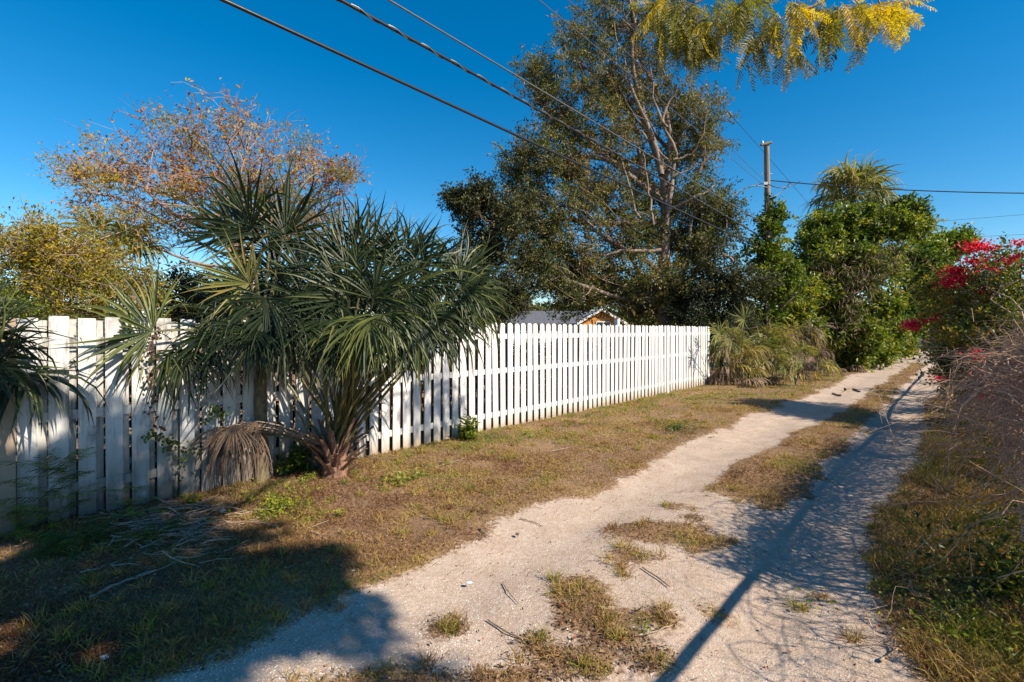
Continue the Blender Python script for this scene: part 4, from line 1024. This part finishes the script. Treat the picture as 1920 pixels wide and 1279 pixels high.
leafquads(mb, q, rng.normal(size=(n, 3)), rng.normal(size=(n, 3)), rng.uniform(.03, .07, n), rng.uniform(.012, .03, n), np.clip(.35 + rng.normal(size=n) * .2, 0, 1))
n = 75000      # withered leaves caught in the canes
u = rng.uniform(3.95, 11.5, n); v = RV + .12 + rng.normal(size=n) * .13; z = np.where(rng.random(n) < .6, HR + .12 + rng.normal(size=n) * .16, rng.uniform(.2, 1.45, n))
q = np.stack([D[0] * u + N[0] * v, D[1] * u + N[1] * v, z], -1); q = q[(noise2(u, z * 3, 9, 3.2) > np.where(z < 1.35, .95, -.8)) & (z < 1.55 + .3 * np.clip((10.5 - u) / 3, 0, 1) + .12 * noise2(u, u * 0, 10, 3))]; n = len(q)
leafquads(mb, q, rng.normal(size=(n, 3)), rng.normal(size=(n, 3)), rng.uniform(.025, .05, n), rng.uniform(.012, .025, n), np.clip(.6 + rng.normal(size=n) * .2, 0, 1))
o = mb.build('withered_vine_leaves', M['dead']); tag(o, 'withered small leaves caught on top of the dry canes at right', 'dead leaves', kind='stuff')
# ragged hedge filling the fence line farther on
tree('hedge_shrub', 'green shrub on the right verge below the bougainvillea', 'shrub', UV(13, .9), [UV(13, .9), UV(13, .9, .6), UV(13, .9, 1.2)], [(UV(12, .9, .9), np.array([.9, .9, .7])), (UV(13.5, .9, 1.0), np.array([.9, .9, .8])), (UV(15.5, .8, 1.0), np.array([1.2, 1.2, .8])), (UV(18, .8, 1.0), np.array([1.3, 1.3, .9]))],
     rng, M['boug'], M['darkbark'], nsub=16, ntw=12, nleaf=10, ll=.08, lw=.045, r0=.03, twl=.35, tint=(.35, .25), limb_r=.015, subr=.008, leafspread=.05)
tree('hedge_shrub', 'farther shrub on the right verge where the lane bends out of sight', 'shrub', UV(24, 1.4), [UV(24, 1.4), UV(24, 1.4, .8), UV(24, 1.4, 1.5)], [(UV(21, 1.9, 1.0), np.array([1.5, 1.5, .9])), (UV(25, 2.6, 1.1), np.array([1.8, 1.8, 1.0])), (UV(31, 3.6, 1.3), np.array([2.2, 2.2, 1.2])), (UV(42, 5.0, 1.4), np.array([2.6, 2.6, 1.4]))],
     rng, M['boug'], M['darkbark'], nsub=20, ntw=12, nleaf=10, ll=.13, lw=.07, r0=.03, twl=.4, tint=(.35, .25), limb_r=.02, leafspread=.08)

# ------------------------------------------------------------------ feathery tree behind the camera, its branch overhanging the view
rng = np.random.default_rng(55)
def feather_mesh(name, npin, nlf, Lr, Lp, lw_, mat, tbase, ww=.9):
    """a twice-divided leaf along +X, hanging a little"""
    mb = MB()
    s = np.linspace(0.12, 1, npin); A, Bx, Nn, LL, WW = [], [], [], [], []
    rach = np.stack([np.linspace(0, Lr, 8), np.zeros(8), -0.35 * Lr * np.linspace(0, 1, 8) ** 2], -1)
    tubes(mb, rach, np.linspace(.003, .001, 8), 3, .5, 1)
    for si in s:
        x = Lr * si; z = -0.35 * Lr * si * si
        lp = Lp * (math.sin(math.pi * (0.18 + 0.74 * si)) ** .6)
        for sg in (-1, 1):
            d = nrm(np.array([.75, sg, -.25 - .2 * si + rng.normal() * .05])); up = np.array([.25, -sg * .1, .96])
            e = np.linspace(0.05, 1, nlf); drop = -0.25 * lp * e ** 2
            c = np.array([x, 0, z]) + d * (lp * e)[:, None]; c[:, 2] += drop
            side = nrm(np.cross(up, d))
            for s2 in (-1, 1):
                A.append(c); Bx.append(nrm(side * s2 + d * .55 + [0, 0, -.12]) * np.ones((nlf, 1))); Nn.append(np.tile(up, (nlf, 1)))
                LL.append(lw_ * np.sin(np.pi * (0.15 + .75 * e)) ** .5); WW.append(np.full(nlf, lw_ * ww))
    A = np.concatenate(A); n = len(A)
    leafquads(mb, A, np.concatenate(Bx), np.concatenate(Nn), np.concatenate(LL), np.concatenate(WW), np.clip(tbase + rng.normal(size=n) * .12, 0, 1), fold=.05)
    return mb.mesh(name, [mat, M['cane']])
def plume_mesh(name, npin, Lr, Lp, wp, mat, tb, curl=.35):
    mb = MB(); x = np.linspace(0, 1, 8)
    tubes(mb, np.stack([x * Lr, 0 * x, -curl * Lr * x ** 2], -1), np.linspace(.0028, .001, 8), 3, tb, 0)
    si = np.repeat(np.linspace(.10, 1, npin), 2); sg = np.tile([-1.0, 1.0], npin); n = len(si)
    c = np.stack([Lr * si, 0 * si, -curl * Lr * si ** 2], -1)
    d = nrm(np.stack([.62 + 0 * si, sg, -.35 - .35 * si + rng.normal(size=n) * .15], -1))
    lp = Lp * np.sin(np.pi * (.2 + .7 * si)) ** .6 * rng.uniform(.8, 1.1, n)
    up = np.stack([.3 + 0 * si, -sg * .2, .9 + 0 * si], -1) + rng.normal(size=(n, 3)) * .25
    tv = np.clip(tb + rng.normal(size=n) * .13, 0, 1)
    leafquads(mb, c, d, up, lp * .62, wp * rng.uniform(.8, 1.1, n), tv, fold=.12)
    leafquads(mb, c + d * (lp * .42)[:, None], d + [0, 0, -.35], up, lp * .6, wp * .9, tv, fold=.12)
    return mb.mesh(name, mat)
FT = [plume_mesh('leaf', 14, .34, .085, .0165, M['feather'], t_) for t_ in (.2, .45, .68, .95)]
tb3 = np.array([6.2, -3.6, 0])
ft = empty('feathery_tree', tb3, 'feathery yellow-green tree overhanging the top right of the view', 'tree')
mb = MB()
cc = np.array([4.0, -2.4, 7.0])
tubes(mb, curve(tb3, cc, 12, rng, .03), np.linspace(.2, .09, 12)[None], 10)
main = []
for st, en, r_ in [(cc, np.array([4.1, .85, 6.5]), .06), (np.array([4.1, .85, 6.5]), P(1640, -60, 4.6), .035), (P(1640, -60, 4.6), P(1500, 18, 4.6), .022), (P(1500, 18, 4.6), P(1455, 98, 4.6), .010), (P(1640, -60, 4.6), P(1560, -20, 4.9), .02), (P(1560, -20, 4.9), P(1390, -30, 5.0), .018), (P(1390, -30, 5.0), P(1260, 20, 5.1), .012),
                   (P(1390, -30, 5.0), P(1330, 60, 5.0), .009), (P(1500, 18, 4.6), P(1400, 75, 4.7), .008), (P(1640, -60, 4.6), P(1660, 30, 4.5), .012), (P(1455, 98, 4.6), P(1470, 140, 4.6), .004)]:
    p = curve(st, en, 9, rng, .04); tubes(mb, p, np.linspace(r_, r_ * .55, 9)[None], 6); main.append(p[0])
# limbs out of sight
CR = []
for k in range(26):
    d = nrm(rng.normal(size=3)); e = cc + d * np.array([2.5, 2.3, 1.5]) * rng.uniform(.55, 1.0)
    p = curve(cc, e, 8, rng, .1); tubes(mb, p, np.linspace(.05, .012, 8)[None], 5); CR.append(e)
cc2 = np.array([2.3, -.3, 7.0])
for k in range(12):
    e = cc2 + nrm(rng.normal(size=3)) * np.array([1.7, 1.6, 1.0]) * rng.uniform(.3, 1.0)
    p = curve(cc, e, 8, rng, .08); tubes(mb, p, np.linspace(.05, .012, 8)[None], 5); CR.append(e)
mb.build('trunk', M['palebark'], ft, True)
# leaves in view (one object each, sharing four meshes)
spots = []
for (x, y, rx, ry, Y, n, tb, az) in [(1270, 35, 45, 40, 5.1, 22, 0, -70), (1310, 75, 40, 30, 5.0, 15, 0, -80), (1285, 60, 45, 40, 5.2, 14, 1, -85), (1350, 15, 40, 25, 5.0, 9, 0, -50), (1240, 10, 25, 20, 5.1, 6, 2, -110), (1400, 15, 30, 20, 4.9, 6, 0, -40), (1330, 60, 25, 25, 4.9, 6, 1, -85),
                                     (1450, 60, 25, 30, 4.6, 7, 1, -95), (1475, 100, 15, 15, 4.6, 4, 2, -70), (1420, 90, 15, 20, 4.65, 4, 0, -115), (1500, 20, 35, 25, 4.6, 9, 2, -60), (1560, 30, 35, 25, 4.6, 9, 1, -95), (1545, 65, 25, 15, 4.6, 4, 0, -110),
                                     (1600, 20, 30, 20, 4.5, 7, 2, -50), (1640, 30, 25, 20, 4.5, 7, 3, -30), (1670, 20, 20, 15, 4.5, 4, 3, -15), (1625, 70, 15, 12, 4.5, 2, 1, -130), (1400, 40, 20, 20, 4.8, 4, 1, -120)]:
    for _ in range(int(n * 2.5)):
        spots.append((P(x + rng.normal() * rx * .45, y - 14 + rng.normal() * ry * .4, Y + rng.normal() * .2), tb, az + rng.normal() * 28))
for q, tb, az in spots:
    me = FT[int(np.clip(tb + rng.integers(-1, 2), 0, 3))]
    o = bpy.data.objects.new('leaf', me); C.objects.link(o); o.parent = ft; o.matrix_parent_inverse = Matrix.Translation(-Vector(tb3))
    d = Vector((math.cos(R(az)), rng.normal() * .45, math.sin(R(az)))).normalized()
    rot = d.to_track_quat('X', 'Z').to_matrix().to_4x4() @ Matrix.Rotation(rng.normal() * .6, 4, 'X')
    o.rotation_euler = rot.to_euler(); o.location = q; s_ = rng.uniform(.75, 1.15); o.scale = (s_,) * 3
# crown out of sight that shades the near left
mb = MB(); n = 60000
cent = np.array(CR + [cc]); i = rng.integers(0, len(cent), n)
q = cent[i] + rng.normal(size=(n, 3)) * [.55, .55, .32]
gx, gy = q[:, 0] - SUN[0] / SUN[2] * q[:, 2], q[:, 1] - SUN[1] / SUN[2] * q[:, 2]       # where its shadow lands
edge = np.interp(gx, [-9, -4.4, -3.2, -2.8, -2.35, -1.38, -1.1, -.2, .3], [9, 6.6, 5.4, 4.75, 4.0, 3.80, 3.15, 2.45, 1.9]) + .22 * noise2(gx, gy, 13, 4)
gu, gv = to_uv(gx, gy)
keep = (noise2(gx, gy, 12, 3.5) > -.85) & (gy < edge) & (gv > -7.25 + .35 * noise2(gx, gy, 14, 3)) & (gx < .6) & (np.hypot(gx + 2.2, gy - 2.56) > .15) & (np.hypot(gx + 2.95, gy - 3.0) > .09)
q = q[keep]; n = len(q)
leafquads(mb, q, rng.normal(size=(n, 3)), rng.normal(size=(n, 3)) * .6 + [0, 0, 1], .13, .06, rng.uniform(0, .8, n))
mb.build('crown', M['feather'], ft)

# ------------------------------------------------------------------ small plants
rng = np.random.default_rng(66)
FF = [plume_mesh('frond', 13, .42, .12, .018, M['fern'], t_, .3) for t_ in (.3, .6, .9)]
def fernplant(label, base, n, L, az0=None, zs=(0, .1), up=1.0, tb=0):
    e = empty('fern', base, label, 'fern')
    for k in range(n):
        az = rng.uniform(0, 2 * math.pi) if az0 is None else az0 + rng.normal() * .9
        d = Vector((math.cos(az), math.sin(az) * .8, rng.uniform(.2, 1.3) * up)).normalized()
        o = bpy.data.objects.new('frond', FF[min(2, max(0, tb + rng.integers(-1, 2)))]); C.objects.link(o); o.parent = e; o.matrix_parent_inverse = Matrix.Translation(-Vector(e.location))
        o.rotation_euler = d.to_track_quat('X', 'Z').to_euler(); o.location = Vector(base) + Vector((rng.normal() * .06, rng.normal() * .04, rng.uniform(*zs))); o.scale = (L * rng.uniform(.7, 1.2),) * 3
    return e
fb1 = G(95, 1010)
fernplant('tall feathery fern climbing the weathered fence near its left end', fb1 + [0, .02, 0], 44, .6, None, (0, .62), .8, 1)
fernplant('dark fern clump at the foot of the weathered fence, left of the sticks', G(150, 1030), 46, .6, None, (0, .1), .7, 0)
fernplant('small feathery fern in front of the weathered fence boards', G(243, 985), 18, .45, None, (.1, .34), .6, 1)
fernplant('low fern at the foot of the fence behind the fallen sticks', G(300, 1010), 30, .5, None, (0, .06), .6, 0)
fernplant('yellow-green fern at the left edge beside the tan fence post', G(25, 1020), 18, .5, None, (.02, .3), .9, 2)
bush('weed', 'leafy green weed growing against the white picket fence', G(876, 828), None, rng, M['weed'], .09, .045, 420, .03, (.45, .25), 'weed', 14, None, .36, .07)
bush('weed', 'bright yellow-green weed clump in the sun in front of the palms', G(520, 965), None, rng, M['weed'], .035, .022, 900, .03, (.75, .2), 'weed', 40, None, .17, .16)
bush('weed', 'broad-leaved green plant at the foot of the cabbage palm', G(560, 890), None, rng, M['weed'], .10, .045, 300, .03, (.25, .2), 'weed', 18, None, .36, .14)
bush('weed', 'tiny yellow-green weed on the dry grass right of the bright clump', G(632, 975), None, rng, M['weed'], .04, .02, 70, .02, (.8, .15), 'weed', 9, None, .07, .05)
bush('weed', 'yellow weed beside the weathered fence foot, left of the dead leaf', G(368, 945), None, rng, M['weed'], .05, .03, 60, .02, (.95, .1), 'weed', 8, None, .08, .05)
bush('weed', 'low green patch of weeds on the verge near the lane', G(1262, 806), None, rng, M['weed'], .05, .02, 600, .04, (.3, .15), 'weed', 40, None, .09, .3)
bush('weed', 'green weeds among dry grass left of the lane bend', G(758, 905), None, rng, M['weed'], .05, .025, 220, .03, (.6, .2), 'weed', 20, None, .1, .14)
bush('weed', 'light green weeds at the bottom right by the dry canes', G(1800, 1190), None, rng, M['weed'], .035, .02, 500, .03, (.6, .25), 'weed', 30, None, .13, .25)
bush('weed', 'green leafy weed below the dry canes at the right edge', G(1890, 1130), None, rng, M['boug'], .06, .035, 700, .04, (.4, .25), 'weed', 30, None, .35, .25)
# vine on the old fence
vroot = empty('creeping_vine', G(330, 960), 'thin creeping vine with green leaves and withered red ones on the weathered fence', 'vine')
mb = MB(); ml = MB(); mr = MB()
for pts_, kind in [([(340, 950), (345, 870), (325, 850), (300, 820), (275, 815)], 'g'), ([(325, 850), (300, 800), (285, 760), (290, 690)], 'r'), ([(300, 820), (330, 835), (370, 845)], 'g'), ([(380, 790), (400, 770), (420, 780)], 'g'), ([(290, 690), (280, 650), (300, 620)], 'r')]:
    yf = [abs(FV + .06) / (N[1] * -1 - (x - 960) / F * N[0]) for x, y in pts_]
    p = np.array([P(x, y, Y_ * .985) for (x, y), Y_ in zip(pts_, yf)]); s = np.linspace(0, 1, len(p)); s2 = np.linspace(0, 1, 12)
    p = np.stack([np.interp(s2, s, p[:, i]) for i in range(3)], -1) + rng.normal(size=(12, 3)) * .008
    tubes(mb, p, np.full(12, .003), 3)
    n = 60 if kind == 'g' else 45
    q = p[rng.integers(1, 12, n)] + rng.normal(size=(n, 3)) * [.035, .012, .035]
    leafquads(ml if kind == 'g' else mr, q, rng.normal(size=(n, 3)) + [0, 0, -.5], rng.normal(size=(n, 3)) * .4 + [0.4, -1, .3], .038, .03, rng.uniform(.1, .6, n) if kind == 'g' else rng.uniform(.0, .3, n))
mb.build('stem', M['stick'], vroot); ml.build('foliage', M['weed'], vroot); mr.build('withered_leaves', M['litter'], vroot)

# ------------------------------------------------------------------ sticks, debris
def stick(label, pts_, r, mat='stick', lift=.012, group='sticks lying on the ground', fork=False):
    p = np.array([G(x, y) for x, y in pts_]); s = np.linspace(0, 1, len(p)); s2 = np.linspace(0, 1, 10)
    p = np.stack([np.interp(s2, s, p[:, i]) for i in range(3)], -1)
    p[:, 2] = height(p[:, 0], p[:, 1]) + lift + np.abs(rng.normal(size=10)) * r * .6
    mb = MB(); tubes(mb, p, np.linspace(r, r * .6, 10), 6)
    if fork: tubes(mb, curve(p[5], p[5] + [.12, .1, .02], 5, rng, .05), np.linspace(r * .6, r * .3, 5)[None], 5)
    return tag(mb.build('stick', M[mat], smooth=True), label, 'stick', group)
stick('thin brown stick lying flat on the sand, nearest the lane centre', [(975, 976), (1000, 979), (1018, 985)], .006)
stick('long crooked twig across the tyre marks', [(915, 1165), (950, 1190), (985, 1205), (1000, 1215)], .006)
stick('pale straight twig running right from the small grass patch', [(1190, 1200), (1225, 1192), (1262, 1180)], .006)
stick('dark twig between the two front grass patches', [(1205, 1070), (1235, 1090), (1255, 1107)], .006)
stick('slim curved twig left of the grass patch', [(943, 1085), (955, 1110), (972, 1132)], .004)
stick('long pale branch lying in the shaded grass, left of the lane', [(165, 1130), (230, 1098), (310, 1072)], .012, fork=True)
stick('shorter pale branch in the shade below the stick heap', [(150, 1082), (180, 1076), (220, 1060)], .008)
stick('forked dry twig at lower right on the sand', [(1650, 1240), (1672, 1228), (1690, 1214)], .008, fork=True)
stick('broken pale branch lying across the left wheel track', [(1562, 738), (1575, 742), (1586, 735), (1596, 730)], .035)
stick('dark bent branch beside the broken pale one on the track', [(1584, 732), (1600, 729), (1612, 736)], .035, 'palmtrunk')
stick('thin tan straw on the sunny verge by the white fence', [(815, 880), (845, 872), (872, 864)], .005)
stick('fine tan straw on the verge, right of the weed', [(1030, 850), (1050, 847), (1070, 843)], .006)
stick('dark small twig at the upper left of the sand', [(898, 996), (904, 1000), (910, 1006)], .008, 'palmtrunk')
# heap of fallen petioles by the fence
mb = MB(); n = 170
c = G(330, 985)
ps = np.stack([G(x, y) for x, y in zip(rng.normal(330, 75, n), np.clip(rng.normal(1000, 28, n), 955, 1070))])
az = rng.normal(.2, .6, n); L = rng.uniform(.1, .42, n)
dv = np.stack([np.cos(az), np.sin(az), rng.normal(size=n) * .12], -1) * L[:, None]
ps[:, 2] = .02 + rng.uniform(0, .07, n)
tubes(mb, curve(ps - dv / 2, ps + dv / 2, 6, rng, .05), np.linspace(1, .5, 6)[None] * rng.uniform(.003, .008, (n, 1)), 4)
o = mb.build('stick_heap', M['stick']); tag(o, 'heap of dry brown sticks and petioles below the dead palm leaf', 'sticks', kind='stuff')
# dead fronds at the palmettos
for i, (x, y, t_) in enumerate([(1385, 722, .7), (1420, 728, .8), (1345, 722, .6), (1540, 700, .9), (1580, 706, .8), (1560, 690, .8), (1520, 712, 1.0), (1455, 722, .6), (1600, 698, .7)]):
    b = G(x, y)
    e = empty('dead_frond', b, ['tan dead palm leaf on the grass below the first palmetto', 'flattened tan palm leaf lying before the pole', 'brown dead palm leaf at the very end of the white fence', 'bleached dead palm leaf piled beside the vine mass, uppermost', 'dead palm leaf nearest the wheel track under the vine mass',
                                 'dead palm leaf propped against the vine mass foot', 'yellowed fallen palm leaf beside the small palmetto', 'brown dead palm leaf lying under the second palmetto', 'dead palm leaf farthest along the vine mass foot'][i], 'dead leaf', 'dead palm leaves by the palmettos')
    for q in range(2):
        palm_leaf(e, b + [rng.normal() * .3, .4, .12], b + [rng.normal() * .2, rng.normal() * .15, .22], rng, .65, nseg=24, droop=1.2, t=t_, mat='dead' if i != 6 else 'yellow', axis=nrm(rng.normal(size=3) * [1, 1, .2] + [0, -.5, 0]), nn=[0, 0, 1], K=5, r=.01, petmat='stick')
# dry twigs fallen on the right verge
mb = MB(); n = 420; a = in_box(n, 2.4, 10, -.35, .9, .01, .12); dv = nrm(rng.normal(size=(n, 3)) * [1, 1, .25]) * rng.uniform(.06, .3, (n, 1))
tubes(mb, curve(a, a + dv, 6, rng, .12), np.linspace(1, .5, 6)[None] * rng.uniform(.0012, .0035, (n, 1)), 3)
o = mb.build('fallen_twigs', M['cane']); tag(o, 'thin dry twigs fallen over the right verge below the canes', 'twigs', kind='stuff')
# low weeds mixed in the verge
mb = MB(); n = 150; uu = rng.uniform(1.6, 13, n); vv_ = -5.75 + np.abs(rng.normal(size=n)) * .75; cx, cy = D[0] * uu + N[0] * vv_, D[1] * uu + N[1] * vv_
i = np.repeat(np.arange(n), 38); m_ = len(i); rr = rng.uniform(.03, .12, n)[i]
x = cx[i] + rng.normal(size=m_) * rr; y = cy[i] + rng.normal(size=m_) * rr; kk_ = to_uv(x, y)[1] > FV + .03; x, y, i = x[kk_], y[kk_], i[kk_]; m_ = len(i)
q = np.stack([x, y, height(x, y) + rng.uniform(.008, .05, m_)], -1)
leafquads(mb, q, rng.normal(size=(m_, 3)) * [1, 1, .4] + [0, 0, .3], rng.normal(size=(m_, 3)) * .4 + [0, 0, 1], rng.uniform(.02, .05, m_), rng.uniform(.008, .02, m_), np.clip(rng.uniform(.3, .9, n)[i] + rng.normal(size=m_) * .1, 0, 1))
o = mb.build('low_weeds', M['weed']); tag(o, 'low green weeds mixed into the dry grass along the foot of the fences', 'weeds', kind='stuff')
# small objects
def pebble(name, label, cat, loc, r, mat, sc=(1, 1, .6)):
    import bmesh
    bm = bmesh.new(); bmesh.ops.create_icosphere(bm, subdivisions=2, radius=r)
    for v in bm.verts: v.co *= 1 + rng.normal() * .06
    me = bpy.data.meshes.new(name); bm.to_mesh(me); bm.free(); me.materials.append(mat)
    o = link(name, me); o.location = loc; o.scale = sc; return tag(o, label, cat)
g = G(970, 1004); pebble('seed_pod', 'small dark round pod lying on the sand', 'pod', (g[0], g[1], .012), .018, M['darkbark'])
g = G(196, 1240); pebble('plastic_scrap', 'pale blue plastic scrap in the shaded grass at lower left', 'litter', (g[0], g[1], .02), .022, M['plastic'], (1, .7, .5))
g = G(880, 1092); pebble('plastic_scrap', 'flat pale blue scrap on the open sand', 'litter', (g[0], g[1], .0), .02, M['plastic'], (1.2, .8, .15))
g = G(660, 1075); pebble('shell_rock', 'whitish lump of shell rock at the sand edge, left', 'stone', (g[0], g[1], .01), .026, M['shell'])
g = G(418, 965); pebble('shell_rock', 'pale stone among the sticks below the fan palm', 'stone', (g[0], g[1], .03), .03, M['shell'])

# ------------------------------------------------------------------ grass, litter, shell bits (stuff)
rng = np.random.default_rng(77)
def scatter(n, ymin, ymax, power=1.0):
    """points on the ground in the view wedge, denser near the camera"""
    t_ = rng.random(n)
    Y = ymin * (ymax / ymin) ** (t_ ** power)
    X = rng.uniform(-1.12, 1.12, n) * Y
    return X, Y
def blades(mb, X, Y, L, W, t, lean, z0=None):
    n = len(X)
    az = rng.uniform(0, 2 * np.pi, n); lz = np.abs(rng.normal(size=n)) * lean + .25
    d = nrm(np.stack([np.cos(az) * lz, np.sin(az) * lz, np.ones(n)], -1))
    sd = nrm(np.cross(d, rng.normal(size=(n, 3))))
    b = np.stack([X, Y, height(X, Y) - .004], -1)
    m_ = b + d * (L * .55)[:, None]; d2 = nrm(d + np.stack([np.cos(az), np.sin(az), -np.ones(n)], -1) * (.5 * rng.random(n))[:, None])
    e = m_ + d2 * (L * .5)[:, None]
    w = (W / 2)[:, None]
    V = np.stack([b - sd * w, b + sd * w, m_ + sd * w * .8, m_ - sd * w * .8, e], 1)
    k_ = np.arange(n)[:, None] * 5
    mb.add(V.reshape(-1, 3), k_ + np.array([[0, 1, 2, 3]]), np.repeat(t, 5))
    o_ = mb.n - n * 5
    mb.f.append((k_ + np.array([[3, 2, 4]])) + o_); mb.m.append(np.zeros(n, int))
mb = MB()
X, Y = scatter(760000, 2.2, 30, 1.15)
u, v = to_uv(X, Y)
sn = sand(X, Y)
pr = np.where(sn > .62, .006, np.clip(1.15 - 1.9 * sn, 0, 1)) * np.clip(.75 + .45 * noise2(X, Y, 21, 3.0), .12, 1)
pr = pr * np.clip(.8 + .55 * noise2(X, Y, 25, 6.5), .05, 1); pr = np.where(v < FV - .1, .0, pr); pr = np.where(v > 3, .15, pr)
k = rng.random(len(X)) < pr
X, Y, u, v = X[k], Y[k], u[k], v[k]
dist = np.hypot(X, Y)
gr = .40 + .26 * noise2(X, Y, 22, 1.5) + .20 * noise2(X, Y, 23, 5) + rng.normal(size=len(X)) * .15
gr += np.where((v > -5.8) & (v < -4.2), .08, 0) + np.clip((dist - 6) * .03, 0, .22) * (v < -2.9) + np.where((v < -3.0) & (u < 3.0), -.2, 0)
L = rng.uniform(.018, .055, len(X)) * (1 + .3 * np.clip(noise2(X, Y, 24, 2), -1, 1)) * (1 + dist * .03)
W = (.0028 + .00055 * dist) * rng.uniform(.7, 1.3, len(X))
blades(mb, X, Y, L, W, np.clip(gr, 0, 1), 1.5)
# tufts
tx, ty_ = scatter(900, 2.3, 16); ks = (sand(tx, ty_) < .75) & (to_uv(tx, ty_)[1] > FV + .1); tx, ty_ = tx[ks], ty_[ks]
extra = np.array([G(x, y)[:2] for x, y in ((1170, 1080), (1165, 1065), (1040, 1085), (1130, 1180), (1155, 1200), (1245, 1170), (1090, 1255), (1125, 1262), (1500, 1130), (830, 1175), (850, 1185), (1700, 985), (1720, 1010), (1690, 1050), (1740, 1080), (1710, 1000), (1760, 1040), (1640, 990), (1600, 1195))])
tx = np.concatenate([tx, np.repeat(extra[:, 0], 2)]); ty_ = np.concatenate([ty_, np.repeat(extra[:, 1], 2)])
i = np.repeat(np.arange(len(tx)), 34); n = len(i)
X = tx[i] + rng.normal(size=n) * .028; Y = ty_[i] + rng.normal(size=n) * .028
tt_ = np.clip(.45 + .3 * rng.normal(size=len(tx))[i] * .7 + rng.normal(size=n) * .1, 0, 1)
blades(mb, X, Y, rng.uniform(.04, .12, n), .0035 + .0004 * np.hypot(X, Y), tt_, 1.1)
n = 38000; uu = rng.uniform(2.4, 11, n); vv_ = rng.normal(size=n) * .34 + .12
X = D[0] * uu + N[0] * vv_; Y = D[1] * uu + N[1] * vv_; kk_ = (noise2(X, Y, 71, 4) > -.3) & (sand(X, Y) < .55); X, Y = X[kk_], Y[kk_]; n = len(X)
blades(mb, X, Y, rng.uniform(.06, .20, n), .0035 + .0004 * np.hypot(X, Y), np.clip(.48 + .22 * noise2(X, Y, 72, 5) + rng.normal(size=n) * .12, 0, 1), 1.3)
o = mb.build('grass', M['grass']); tag(o, 'short dry straw-coloured grass with greener patches on the verges and lane middle', 'grass', kind='stuff')

# litter leaves
mb = MB(); X, Y = scatter(110000, 2.2, 14, 1.0); u, v = to_uv(X, Y); sn = sand(X, Y)
pr = np.where(sn > .6, .014, .5) * np.clip(.6 + .5 * noise2(X, Y, 31, 2), .05, 1) + np.where(v < -4.5 + .25 * noise2(X, Y, 33, 3), .7, 0) * (u < 4.2)
pr = np.where(v < FV, 0, pr)
k = rng.random(len(X)) < pr; X, Y = X[k], Y[k]; n = len(X)
q = np.stack([X, Y, height(X, Y) + rng.uniform(.004, .025, n)], -1)
leafquads(mb, q, rng.normal(size=(n, 3)) * [1, 1, .25], rng.normal(size=(n, 3)) * .35 + [0, 0, 1], rng.uniform(.012, .035, n), rng.uniform(.006, .016, n), rng.random(n) ** 1.2 * .9)
n = 110; X, Y = scatter(n, 2.4, 12); q = np.stack([X, Y, height(X, Y) + .02], -1)
leafquads(mb, q, rng.normal(size=(n, 3)) * [1, 1, .3], rng.normal(size=(n, 3)) * .4 + [0, 0, 1], .022, .015, np.full(n, .97))
o = mb.build('leaf_litter', M['litter']); tag(o, 'small brown and red fallen leaves scattered over the verges', 'leaf litter', kind='stuff')
# shell bits and grit
mb = MB(); X, Y = scatter(230000, 2.2, 11, 1.15); sn = sand(X, Y)
pr = np.where(sn > .5, np.clip(.18 + .5 * (noise2(X, Y, 41, 2.5)), .03, .9), .04)
pr = np.where((sn > .5) & (X < -.2) & (Y < 3.4), .8, pr)
k = rng.random(len(X)) < pr; X, Y = X[k], Y[k]; n = len(X)
r_ = rng.uniform(.0018, .0055, n)[:, None] * (1 + .6 * (rng.random((n, 1)) > .93))
oc = np.array([[1, 0, 0], [0, 1, 0], [-1, 0, 0], [0, -1, 0], [0, 0, .8]])
V = np.stack([X, Y, height(X, Y) + .001], -1)[:, None] + r_[:, None] * (oc[None] * rng.uniform(.6, 1.3, (n, 5, 1)))
k_ = np.arange(n)[:, None, None] * 5
f = (k_ + np.array([[0, 1, 4], [1, 2, 4], [2, 3, 4], [3, 0, 4]])[None]).reshape(-1, 3)
mb.add(V.reshape(-1, 3), f, np.repeat(rng.random(n), 5))
mg = leafmat('shell_grit', [(0, (.25, .21, .17)), (.5, (.48, .42, .35)), (1, (.75, .72, .66))], .8, 0.0, 1, .2)
o = mb.build('shell_grit', mg); tag(o, 'pale shell grit scattered over the sandy lane', 'gravel', kind='stuff')
